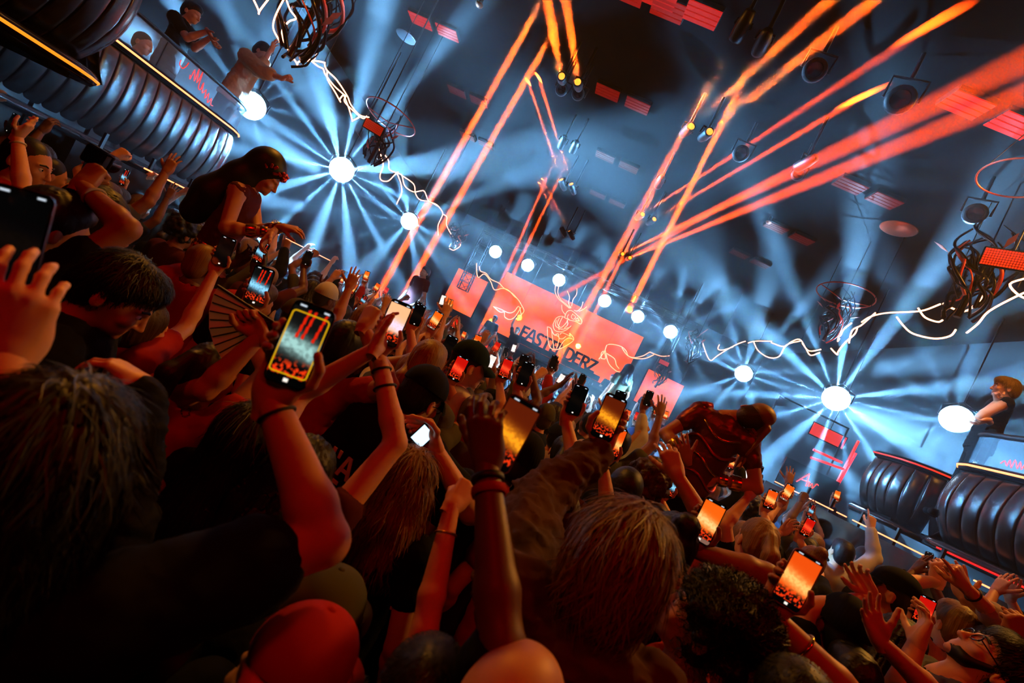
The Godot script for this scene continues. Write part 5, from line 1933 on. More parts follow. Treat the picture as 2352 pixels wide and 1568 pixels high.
func hero(o: Dictionary) -> Node3D:
	var hp: Vector3 = at(o.head[0], o.head[1], o.head[2])
	var s: float = hp.y / 1.625 if not o.has("lift") else o.get("s", 1.0)
	var base_y := 0.0 if not o.has("lift") else hp.y - 1.625 * s
	var t := thing("person", o.label, "person", Vector3(hp.x, base_y, hp.z), deg_to_rad(o.get("yaw", 0.0)), o.get("group", ""))
	t.basis = Basis(Vector3.BACK, deg_to_rad(o.get("tilt", 0.0))) * Basis(Vector3.UP, deg_to_rad(o.get("yaw", 0.0))).scaled(Vector3.ONE * s)
	t.position = hp - t.basis * Vector3(0, 1.625, 0)
	var inv := t.transform.affine_inverse()
	var arms := []
	for i in 2:
		var a: Variant = o.get(["R", "L"][i], null)
		if a == null:
			arms.append(arm_down(i == 0))
			continue
		var w: Vector3
		var dv := Vector3.ZERO
		var pv := Vector3.ZERO
		var pose: String = a.get("pose", "relaxed")
		if a.has("phone"):
			var ph := phone_xf(a.phone)
			w = ph.origin - ph.basis.y * 0.115 - ph.basis.z * 0.028 - ph.basis.x * (0.012 if i == 0 else -0.012)
			dv = ph.basis.y
			pv = ph.basis.z
			pose = a.get("pose", "grip")
			make_phone(ph, a.screen, a.plabel, a.get("case", null), a.get("fancy", false))
		else:
			w = at(a.w[0], a.w[1], a.w[2])
			if a.has("to"): dv = at(a.to[0], a.to[1], a.to[2]) - w
			if a.has("palm"): pv = a.palm
		var li := inv * w
		var hint: Vector3 = t.basis.inverse() * a.hint if a.has("hint") else Vector3(1.0 if i == 0 else -1.0, -0.5, 0.3)
		var sh := SHO if i == 0 else Vector3(-SHO.x, SHO.y, SHO.z)
		var reach := (li - sh).length()
		var d := arm(i == 0, li, hint, pose, t.basis.inverse() * dv, t.basis.inverse() * pv)
		if reach > 0.55:                      # a longer arm for a hand that reaches far
			var k := minf(reach / 0.55, 1.4)
			var r := bend(d.s, li, hint, 0.295 * k, 0.265 * k)
			d.e = r[0]
			d.wr = r[1]
			if dv == Vector3.ZERO: d.d = (d.wr - d.e).normalized()
		arms.append(d)
	var near: bool = o.head[2] < 1.4 or o.get("fine", false)
	var lean := head_turn(o.get("pitch", 0.0), o.get("roll", 0.0), o.get("look", 0.0))
	mesh_part("body", body_mb(arms, 0.0105 if near else 0.014, 0.0042 if near else 0.0052, 0.0062 if near else 0.008, 1, lean).mesh(), M.skin[o.get("skin", 0)], t)
	var sh := mesh_part("shirt", shirt_mb(arms, 0.011 if near else 0.016, o.get("sleeve", 0.5), o.get("loose", 0.012), Transform3D(), o.get("folds", 0.008)).mesh(), M.cloth[o.get("cloth", "black")], t)
	if o.has("hair"): mesh_part("hair", hair_mesh(o.hair, 0.0058 if near else 0.0075, 5000 if near else 0), M.hair[o.get("tone", "dark")], t, lean)
	if o.has("hat"): mesh_part("hat", hair_mesh(o.hat, 0.0), M.cloth[o.get("hatc", "black")], t, lean)
	for b in o.get("bands", []): band(t, b[0], arms[b[1]], b[2], b[3], b[4], b[5])
	if o.get("eyes", false):
		for sx: float in [-1.0, 1.0]:
			var sm := SphereMesh.new()
			sm.radius = 0.0115
			sm.height = 0.023
			mesh_part("eye", sm, mat(Color(0.8, 0.78, 0.75), 0.2), t, lean * Transform3D(Basis(), Vector3(sx * 0.031, 1.621, -0.082)))
			sm = SphereMesh.new()
			sm.radius = 0.0055
			sm.height = 0.011
			mesh_part("iris", sm, mat(Color(0.05, 0.03, 0.02), 0.1), t, lean * Transform3D(Basis(), Vector3(sx * 0.031, 1.621, -0.0905)))
			var b := MB.new()
			b.tube(PackedVector3Array([Vector3(sx * 0.014, 1.644, -0.099), Vector3(sx * 0.03, 1.65, -0.097), Vector3(sx * 0.05, 1.643, -0.083)]), 0.0045, 5)
			mesh_part("eyebrow", b.mesh(), M.hair.black, t, lean)
	if o.get("beard", false):
		var f := Field.new(Vector3(-0.09, 1.48, -0.13), Vector3(0.09, 1.62, 0.03), 0.006)
		f.ball(Vector3(0, 1.553, -0.05), Vector3(0.051, 0.04, 0.05), 0.03)
		for sx: float in [-1.0, 1.0]: f.cone(Vector3(sx * 0.058, 1.6, -0.02), Vector3(sx * 0.04, 1.55, -0.05), 0.017, 0.02, 0.02)
		f.ball(Vector3(0, 1.555, -0.095), Vector3(0.024, 0.011, 0.02), 0.006, true)
		var m := MB.new()
		f.nets(m)
		mesh_part("beard", m.mesh(), M.hair.black, t, lean)
	if o.get("glasses", false):
		var b := MB.new()
		for sx: float in [-1.0, 1.0]:
			var ring := PackedVector3Array()
			for k in 14:
				var a := TAU * k / 14
				ring.append(Vector3(sx * 0.033 + cos(a) * 0.024, 1.62 + sin(a) * 0.019, -0.108 + absf(cos(a)) * 0.004))
			b.tube(ring, 0.0024, 5, true)
			b.tube(PackedVector3Array([Vector3(sx * 0.057, 1.623, -0.104), Vector3(sx * 0.08, 1.622, -0.03), Vector3(sx * 0.083, 1.615, 0.02)]), 0.0024, 5)
		b.tube(PackedVector3Array([Vector3(-0.01, 1.626, -0.113), Vector3(0.01, 1.626, -0.113)]), 0.0024, 5)
		mesh_part("glasses", b.mesh(), M.gloss, t, lean)
	if not o.has("nolegs"): add_lower(t, M.cloth[o.get("legs", "black")], M.shoe)
	taken.append([hp.x, hp.z, 0.24])
	t.set_meta("arms_ready", true)
	return t

func heroes() -> void:
	var cord := mat(Color(0.03, 0.025, 0.025), 0.6)
	# 1 the arm with the yellow-framed phone, from the lower left
	hero({"label": "dark long-haired person at the lower left raising the phone with the yellow frame", "head": [118, 1060, 0.66], "hair": "long", "tone": "black", "cloth": "black", "sleeve": 0.62, "skin": 1, "loose": 0.02, "yaw": 8.0,
		"R": {"phone": [690, 792, 0.86, 22.0], "screen": "yellow", "plabel": "large phone with a bright yellow frame line round its camera picture", "fancy": true, "hint": Vector3(0.9, -0.8, 0.2)},
		"bands": [["bracelet", 0, 0.9, 0.029, 0.003, cord]]})
	# 2 two hands holding the bright orange phone
	hero({"label": "person with both bare forearms raised round the bright pale orange phone", "head": [690, 1090, 1.4], "hair": "wavy", "tone": "black", "cloth": "maroon", "sleeve": 0.3, "skin": 0, "yaw": -4.0,
		"R": {"phone": [905, 742, 1.6, 23.0], "screen": "pale", "plabel": "phone with a glowing pale orange picture held by two hands", "hint": Vector3(1, -0.4, 0)},
		"L": {"w": [862, 800, 1.56], "to": [890, 740, 1.62], "hint": Vector3(-0.6, -1, 0), "pose": "relaxed", "palm": Vector3(1, 0, 0.3)},
		"bands": [["bracelet", 0, 0.8, 0.033, 0.004, cord], ["bracelet", 0, 0.6, 0.039, 0.004, cord]]})
	# 3 the black cap from behind, shirt lettering, small camera screen
	var capman := hero({"label": "person in a black cap and black T-shirt with white letters, seen from behind", "head": [960, 905, 2.05], "hair": "crop", "tone": "black", "hat": "cap", "hatc": "black", "cloth": "black", "sleeve": 0.6, "skin": 0, "yaw": -22.0, "pitch": -14.0, "glasses": true, "fine": true, "loose": 0.022,
		"R": {"w": [1000, 1030, 1.75], "to": [985, 1000, 1.75], "pose": "grip", "hint": Vector3(1, -0.6, 0), "palm": Vector3(-0.6, 0.1, 0.8)}})
	for k in 2:
		var tm := text_mesh(["J'A", "LE"][k], 0.085, 0.004)
		mesh_part("lettering", tm, mat(Color(0.75, 0.68, 0.66), 0.8), capman, Transform3D(Basis(), Vector3(-0.09 - 0.02 * k, 1.26 - 0.1 * k, 0.134 + 0.008 * k)))
	var camx := phone_xf([972, 1000, 1.72, 47.0])
	var cm := thing("compact_camera", "small camera with a blue-white display held by the cap wearer", "camera", Vector3.ZERO)
	cm.transform = camx
	var b := MB.new()
	b.rbox(Vector3(0, 0, -0.012), Vector3(0.062, 0.1, 0.022), 0.004)
	mesh_part("body", b.mesh(), M.phone, cm)
	b = MB.new()
	b.quad(Vector3(-0.026, -0.036, 0.0005), Vector3(0.026, -0.036, 0.0005), Vector3(0.026, 0.03, 0.0005), Vector3(-0.026, 0.03, 0.0005))
	mesh_part("screen", b.mesh(), glowing(Color(0.8, 0.92, 1.0), 1.6), cm)
	b = MB.new()
	b.lathe(PackedVector2Array([Vector2(0.02, 0), Vector2(0.02, 0.02), Vector2(0.014, 0.024), Vector2(0, 0.02)]), 16, Transform3D(Basis(Vector3.RIGHT, -PI / 2), Vector3(0, 0, -0.022)))
	mesh_part("lens", b.mesh(), M.gloss, cm)
	# 4 the dark hand in the middle with the silver-edged phone, red wristband
	hero({"label": "person whose dark raised hand with a red wristband holds the silver-edged phone", "head": [955, 1610, 0.82], "hair": "crop", "tone": "black", "cloth": "black", "sleeve": 0.9, "skin": 4, "yaw": 4.0,
		"R": {"w": [1118, 1066, 0.93], "to": [1108, 880, 0.95], "palm": Vector3(0.25, 0, -1), "hint": Vector3(0.5, -0.6, 0.6), "pose": "wave"},
		"bands": [["wristband", 0, 0.82, 0.033, 0.009, M.cloth.red], ["wristband", 0, 0.9, 0.031, 0.007, M.leather_strap]]})
	make_phone(phone_xf([1170, 995, 0.985, 29.0]), "gold", "silver-edged phone half covered by the dark hand, glowing gold", mat(Color(0.75, 0.75, 0.78), 0.2, 0.8))
	# 6 the next phone just below it
	hero({"label": "person behind the creased sleeve holding a small red and white phone picture", "head": [1275, 1180, 2.0], "hair": "long", "tone": "brown", "cloth": "red", "sleeve": 0.4, "skin": 1,
		"R": {"phone": [1412, 1015, 2.25, 22.0], "screen": "amber", "plabel": "phone with an amber picture right below the gold one", "hint": Vector3(1, -0.5, 0)}, "bands": [["bracelet", 0, 0.9, 0.03, 0.006, M.gold]]})
	# 7 golden-brown hair from behind
	hero({"label": "person with golden brown bobbed hair stretching a creased brown sleeve up to a phone", "head": [1415, 1290, 1.06], "hair": "bob", "tone": "golden", "cloth": "brown", "sleeve": 1.9, "skin": 0, "yaw": -10.0, "pitch": -4.0, "loose": 0.022, "folds": 0.022,
		"L": {"phone": [1398, 958, 1.6, 23.0], "screen": "gold", "plabel": "phone showing a golden stage picture at the end of the creased sleeve", "hint": Vector3(-0.5, -0.6, 0.2)},
		"bands": [["bracelet", 1, 0.97, 0.028, 0.003, M.gold]]})
	# 8 curly profile, red shirt
	hero({"label": "curly-haired man in a red shirt in profile, lifting his chin", "head": [1600, 1425, 1.28], "hair": "curly", "tone": "black", "cloth": "red", "sleeve": 0.6, "skin": 0, "yaw": 62.0, "pitch": 12.0, "eyes": true, "loose": 0.018})
	# 9 phone with the bright orange picture
	hero({"label": "person in a dark top holding up the brightest orange phone picture", "head": [1530, 1255, 1.7], "hair": "bun", "tone": "black", "cloth": "black", "sleeve": 0.4, "skin": 2,
		"R": {"phone": [1625, 1196, 1.66, 27.0], "screen": "orange", "plabel": "phone with the brightest orange picture above the curly-haired man", "hint": Vector3(1, -0.9, 0)}})
	# 10 the big phone at the lower right
	hero({"label": "person with a red-lit forearm and bead bracelet raising the large phone at the lower right", "head": [1800, 1640, 1.05], "hair": "crop", "tone": "black", "cloth": "black", "sleeve": 0.5, "skin": 1,
		"R": {"phone": [1830, 1332, 1.28, 29.0], "screen": "amber", "plabel": "large phone with an amber picture and tan case beside the open hands", "case": mat(Color(0.5, 0.36, 0.24), 0.4), "hint": Vector3(1, -0.4, 0.4)},
		"bands": [["bead_bracelet", 0, 0.62, 0.037, 0.004, M.gold]]})
	# 11 open hands
	hero({"label": "person throwing both open orange-lit hands up at the lower right", "head": [1945, 1560, 1.75], "hair": "short", "tone": "black", "cloth": "black", "sleeve": 0.7, "skin": 0,
		"R": {"w": [2020, 1470, 1.7], "to": [1990, 1380, 1.72], "pose": "open", "palm": Vector3(0.1, 0.1, 1), "hint": Vector3(1, -0.6, 0)},
		"L": {"w": [1998, 1372, 1.95], "to": [1975, 1325, 1.98], "pose": "wave", "palm": Vector3(-0.3, 0, 1), "hint": Vector3(-1, -0.5, 0)}})
	# 12 bearded man looking up
	hero({"label": "bearded man with glasses tipping his head far back at the lower right corner", "head": [2215, 1480, 1.95], "hair": "short", "tone": "black", "cloth": "grey", "sleeve": 0.5, "skin": 0, "yaw": 70.0, "pitch": 42.0, "beard": true, "glasses": true, "eyes": true, "fine": true,
		"L": {"w": [2105, 1480, 1.85], "pose": "relaxed", "hint": Vector3(0, -1, 0.4)}})
	# 13 arms at the right edge
	hero({"label": "person by the right edge clapping pale hands over the lit rail", "head": [2190, 1440, 2.7], "hair": "short", "tone": "golden", "cloth": "white", "sleeve": 0.5, "skin": 3,
		"R": {"w": [2215, 1370, 2.6], "to": [2200, 1320, 2.62], "pose": "open", "palm": Vector3(-1, 0, 0.4), "hint": Vector3(1, -0.4, 0)},
		"L": {"w": [2155, 1335, 2.75], "to": [2160, 1290, 2.75], "pose": "fist", "palm": Vector3(0.3, 0, -1), "hint": Vector3(-1, -0.4, 0)}})
	hero({"label": "person in a rolled pale sleeve whose yellow-lit arm points at the balcony", "head": [2275, 1500, 2.5], "hair": "bob", "tone": "dark", "cloth": "silver", "sleeve": 1.15, "skin": 0, "yaw": 40.0,
		"R": {"w": [2215, 1345, 2.5], "to": [2188, 1290, 2.5], "pose": "point", "hint": Vector3(1, -0.3, 0)}, "bands": [["bracelet", 0, 0.8, 0.033, 0.004, cord]]})
	hero({"label": "person cut by the right edge holding something dark in a raised fist", "head": [2395, 1560, 2.3], "hair": "long", "tone": "brown", "cloth": "maroon", "sleeve": 0.4, "skin": 1,
		"L": {"w": [2325, 1465, 2.25], "to": [2335, 1400, 2.25], "pose": "fist", "hint": Vector3(-0.4, -1, 0.3)}, "bands": [["bracelet", 1, 0.92, 0.029, 0.006, cord]]})
	# 14 phone near the right, cap man, shiny cap
	hero({"label": "person filming with a dim red phone picture between cap and bearded man", "head": [2050, 1475, 2.3], "hair": "wavy", "tone": "black", "cloth": "black", "sleeve": 0.5, "skin": 1,
		"R": {"phone": [2122, 1402, 2.55, 23.0], "screen": "red", "plabel": "phone with a dim red picture near the bearded man", "hint": Vector3(1, -0.6, 0)}})
	hero({"label": "man in a black cap turned sideways behind the open hands", "head": [2045, 1360, 2.75], "hair": "crop", "tone": "dark", "hat": "cap", "hatc": "black", "cloth": "black", "sleeve": 0.6, "skin": 1, "yaw": 50.0})
	hero({"label": "person in a shiny black beanie below the large lower right phone", "head": [1925, 1445, 1.9], "hair": "crop", "tone": "black", "hat": "beanie", "hatc": "black", "cloth": "black", "sleeve": 0.6, "skin": 2})
	# 15 bottom edge: bald forehead, pale cap
	hero({"label": "bald person with glasses at the bottom edge, red light on the forehead", "head": [1190, 1620, 0.74], "cloth": "black", "sleeve": 0.5, "skin": 0, "yaw": 150.0, "pitch": -20.0, "glasses": true})
	var rc := hero({"label": "person in a red and white cap worn back to front at the bottom edge", "head": [640, 1560, 0.78], "hair": "crop", "tone": "dark", "hat": "cap_back", "hatc": "red", "cloth": "black", "sleeve": 0.5, "skin": 0, "yaw": 150.0, "pitch": 8.0})
	var st := MB.new()
	var sp := PackedVector3Array()
	for k in 17:
		var a := lerpf(-1.3, 1.3, k / 16.0)
		sp.append(Vector3(sin(a) * 0.1, 1.652 - 0.028 * cos(a), 0.012 + cos(a) * 0.118))
	st.tube(sp, 0.009, 8)
	mesh_part("strap", st.mesh(), M.cloth.white, rc, head_turn(8.0, 0.0))
	hero({"label": "person in a large dark cap just behind the red and white one", "head": [735, 1420, 1.0], "hair": "crop", "tone": "black", "hat": "cap", "hatc": "olive", "cloth": "black", "sleeve": 0.5, "skin": 1, "yaw": -20.0})
	# 16 bent red arm at bottom centre
	hero({"label": "person hidden low whose bare red arm bends up past the dark hand", "head": [760, 1660, 0.95], "hair": "bun", "tone": "black", "cloth": "black", "sleeve": 0.0, "skin": 0,
		"R": {"w": [1045, 1140, 1.25], "to": [1085, 1095, 1.3], "pose": "fist", "hint": Vector3(0.9, -0.2, 0.5)}, "bands": [["bracelet", 0, 0.75, 0.034, 0.003, M.gold]]})
	# 17 woman with long dark hair, left centre; fair streaked hair beside the lettering
	hero({"label": "person with long dark hair and a bare shoulder behind the long red arm", "head": [575, 1010, 1.45], "hair": "long", "tone": "black", "cloth": "black", "sleeve": 0.0, "skin": 1, "yaw": -14.0, "fine": true})
	hero({"label": "person with streaked fair brown hair below the small camera display", "head": [935, 1105, 1.65], "hair": "wavy", "tone": "golden", "cloth": "black", "sleeve": 0.4, "skin": 0, "yaw": -18.0, "fine": true})
	# 18 left edge: lit hand with phone, bent hand in a dark cuff, cropped head
	hero({"label": "person at the left edge with a yellow-lit blurred hand raised to a black phone", "head": [-390, 1130, 0.64], "hair": "short", "tone": "dark", "cloth": "black", "sleeve": 0.3, "skin": 3,
		"R": {"w": [22, 815, 0.64], "to": [48, 700, 0.63], "pose": "relaxed", "palm": Vector3(-0.6, 0, -0.8), "hint": Vector3(0.3, -1, 0.2)}})
	make_phone(phone_xf([28, 548, 0.72, 14.0]), "dark", "blurred black phone at the left edge above the yellow-lit hand")
	hero({"label": "person whose bent hand droops from a wide dark cuff at the left", "head": [150, 1250, 1.05], "hair": "long", "tone": "black", "cloth": "black", "sleeve": 1.9, "loose": 0.022, "skin": 0, "folds": 0.015,
		"R": {"w": [335, 885, 1.0], "to": [215, 800, 0.97], "pose": "drop", "palm": Vector3(-0.3, -1, 0.1), "hint": Vector3(0.6, -0.5, 0.4)}})
	hero({"label": "man with short black hair looking down to the right, left of the fan", "head": [235, 650, 1.5], "hair": "short", "tone": "black", "cloth": "black", "sleeve": 0.6, "skin": 1, "yaw": -58.0, "pitch": -22.0, "eyes": true, "fine": true, "loose": 0.02})
	# 19 the folding fan and the phone above it
	hero({"label": "person in dark clothes holding a white folding fan and a phone over it", "head": [480, 860, 1.7], "hair": "ponytail", "tone": "dark", "cloth": "red", "sleeve": 0.3, "skin": 1, "yaw": -10.0,
		"R": {"phone": [596, 657, 1.85, 19.0], "screen": "stage", "plabel": "phone with a blue stage picture and two red beams, over the fan", "hint": Vector3(1, -0.8, 0)},
		"L": {"w": [600, 770, 1.62], "to": [585, 745, 1.62], "pose": "fist", "palm": Vector3(0, 0, 1), "hint": Vector3(-0.2, -1, 0.2)}})
	fan()
	# 20 long bare arm with a dark phone
	hero({"label": "person whose long bare arm reaches sideways to a dark phone at the dancer's thigh", "head": [330, 745, 2.1], "hair": "bob", "tone": "brown", "cloth": "red", "sleeve": 0.6, "skin": 0, "yaw": -25.0,
		"R": {"phone": [515, 577, 2.45, 22.0], "screen": "dark", "plabel": "dark phone held sideways in front of the dancer's thigh", "hint": Vector3(0.2, -1, 0.2)}})
	# 21 far left group
	hero({"label": "person holding a bulky black camera up before the padded balcony", "head": [120, 520, 1.75], "hair": "short", "tone": "black", "cloth": "black", "sleeve": 0.5, "skin": 2, "yaw": -20.0,
		"R": {"w": [185, 425, 1.8], "to": [225, 385, 1.85], "pose": "fist", "hint": Vector3(1, -0.6, 0.2), "palm": Vector3(0, 0, -1)}, "bands": [["wristband", 0, 0.7, 0.035, 0.005, M.cloth.silver]]})
	var ck := thing("camera", "bulky black camera with a silver side grip held up at the left", "camera", at(225, 362, 1.9))
	ck.rotation = Vector3(0, 0.2, deg_to_rad(-4))
	b = MB.new()
	b.rbox(Vector3.ZERO, Vector3(0.085, 0.075, 0.06), 0.008)
	mesh_part("body", b.mesh(), M.phone, ck)
	b = MB.new()
	b.lathe(PackedVector2Array([Vector2(0.036, 0), Vector2(0.036, 0.05), Vector2(0.03, 0.055), Vector2(0, 0.05)]), 20, Transform3D(Basis(Vector3.RIGHT, -PI / 2), Vector3(0, 0, -0.03)))
	mesh_part("lens", b.mesh(), M.phone, ck)
	b = MB.new()
	b.tube(PackedVector3Array([Vector3(0.045, -0.03, 0.02), Vector3(0.066, -0.03, 0.02), Vector3(0.066, 0.03, 0.02), Vector3(0.045, 0.03, 0.02)]), 0.006, 6)
	mesh_part("grip", b.mesh(), M.metal, ck)
	hero({"label": "man with a cropped head in profile at the far left, below the gloss panels", "head": [62, 372, 2.7], "hair": "crop", "tone": "black", "cloth": "red", "sleeve": 0.5, "skin": 1, "yaw": -70.0, "eyes": true})
	hero({"label": "person with dark fringe and a pale mask under the chin, in profile", "head": [222, 508, 2.0], "hair": "bob", "tone": "black", "cloth": "black", "sleeve": 0.5, "skin": 0, "yaw": -65.0, "eyes": true})
	hero({"label": "person stretching a hand with a flat phone before the wall panels", "head": [-70, 470, 2.5], "hair": "long", "tone": "dark", "cloth": "black", "sleeve": 0.6, "skin": 0,
		"R": {"w": [40, 312, 2.5], "to": [80, 280, 2.5], "pose": "grip", "palm": Vector3(0, 1, 0.2), "hint": Vector3(0.6, -1, 0)}, "bands": [["wristband", 0, 0.85, 0.031, 0.005, M.cloth.white]]})
	# 22 middle: fair head, green cap, round cap, curly
	hero({"label": "person with short fair hair right behind the black cap", "head": [978, 838, 2.6], "hair": "short", "tone": "blond", "cloth": "grey", "sleeve": 0.5, "skin": 3})
	hero({"label": "person in a glossy green cap beside the red phone picture", "head": [1078, 838, 3.0], "hair": "crop", "tone": "dark", "hat": "cap", "hatc": "green", "cloth": "white", "sleeve": 0.5, "skin": 0, "yaw": -60.0})
	hero({"label": "person with a close-cropped round head left of the bending dancer", "head": [1428, 1128, 2.35], "hair": "crop", "tone": "black", "cloth": "maroon", "sleeve": 0.5, "skin": 1})
	hero({"label": "person with curly hair next to the close-cropped round head", "head": [1482, 1112, 2.6], "hair": "curly", "tone": "brown", "cloth": "black", "sleeve": 0.5, "skin": 0})
	hero({"label": "person with a bare red arm raised straight past the bending dancer's leg", "head": [1480, 1230, 1.95], "hair": "long", "tone": "black", "cloth": "red", "sleeve": 0.0, "skin": 0,
		"R": {"w": [1555, 1090, 2.0], "to": [1532, 1025, 2.05], "pose": "wave", "hint": Vector3(1, -0.4, 0)}})
	hero({"label": "blond ponytailed person in a dark strap top in the right middle", "head": [1735, 1245, 2.5], "hair": "ponytail", "tone": "blond", "cloth": "red", "sleeve": 0.2, "skin": 3})
	hero({"label": "person pointing a finger across the raised phone left of the pale orange one", "head": [790, 800, 2.3], "hair": "short", "tone": "black", "cloth": "red", "sleeve": 0.5, "skin": 1, "yaw": -16.0,
		"R": {"w": [835, 750, 2.0], "to": [855, 715, 2.05], "pose": "point", "hint": Vector3(1, -0.6, 0)}})

func fan() -> void:
	# pleated leaf on a spread of sticks, pivot at the hand
	var pv := at(632, 742, 1.62)
	var t := thing("folding_fan", "open white folding fan with dark ribs and a red white green end rib", "fan", pv)
	t.rotation = Vector3(0.1, 0.15, 0)
	var n := 11
	var a0 := deg_to_rad(172)
	var a1 := deg_to_rad(258)
	for k in n:
		var u0 := lerpf(a0, a1, float(k) / n) 
		var u1 := lerpf(a0, a1, float(k + 1) / n)
		var b := MB.new()
		var z0 := 0.004 * (k % 2)
		var z1 := 0.004 * ((k + 1) % 2)
		var p := [Vector3(cos(u0) * 0.09, sin(u0) * 0.09, z0), Vector3(cos(u1) * 0.09, sin(u1) * 0.09, z1), Vector3(cos(u1) * 0.22, sin(u1) * 0.22, z1), Vector3(cos(u0) * 0.22, sin(u0) * 0.22, z0)]
		b.quad(p[0], p[1], p[2], p[3])
		b.quad(p[0] - Vector3(0, 0, 0.001), p[1] - Vector3(0, 0, 0.001), p[2] - Vector3(0, 0, 0.001), p[3] - Vector3(0, 0, 0.001))
		var last := k == n - 1
		mesh_part("pleat", b.mesh(), M.paper, t)
		if last:
			for c in [[0.15, 0.185, Color(0.7, 0.08, 0.06)], [0.1, 0.125, Color(0.1, 0.45, 0.12)]]:
				b = MB.new()
				b.quad(Vector3(cos(u0) * c[0], sin(u0) * c[0], z0 + 0.002), Vector3(cos(u1) * c[0], sin(u1) * c[0], z1 + 0.002), Vector3(cos(u1) * c[1], sin(u1) * c[1], z1 + 0.002), Vector3(cos(u0) * c[1], sin(u0) * c[1], z0 + 0.002))
				mesh_part("stripe", b.mesh(), mat(c[2], 0.8), t)
		b = MB.new()
		b.tube(PackedVector3Array([Vector3.ZERO, Vector3(cos(u0) * 0.215, sin(u0) * 0.215, z0 + 0.003)]), 0.0024, 5)
		mesh_part("rib", b.mesh(), M.leather_strap, t)
	var b2 := MB.new()
	b2.tube(PackedVector3Array([Vector3.ZERO, Vector3(cos(a1) * 0.222, sin(a1) * 0.222, 0.004)]), 0.005, 6)
	b2.tube(PackedVector3Array([Vector3.ZERO, Vector3(cos(a0) * 0.222, sin(a0) * 0.222, 0.004)]), 0.005, 6)
	mesh_part("guard", b2.mesh(), M.leather_strap, t)

func podium(x: float, z: float, h: float, label: String) -> void:
	var t := thing("podium", label, "podium", Vector3(x, 0, z))
	var b := MB.new()
	b.lathe(PackedVector2Array([Vector2(0, h), Vector2(0.36, h), Vector2(0.38, h - 0.02), Vector2(0.38, 0.02), Vector2(0.36, 0)]), 28)
	mesh_part("drum", b.mesh(), M.gloss, t)
	b = MB.new()
	var ring := PackedVector3Array()
	for k in 28: ring.append(Vector3(cos(TAU * k / 28) * 0.385, h - 0.06, sin(TAU * k / 28) * 0.385))
	b.tube(ring, 0.008, 5, true)
	mesh_part("trim_ring", b.mesh(), M.metal, t)
	taken.append([x, z, 0.42])

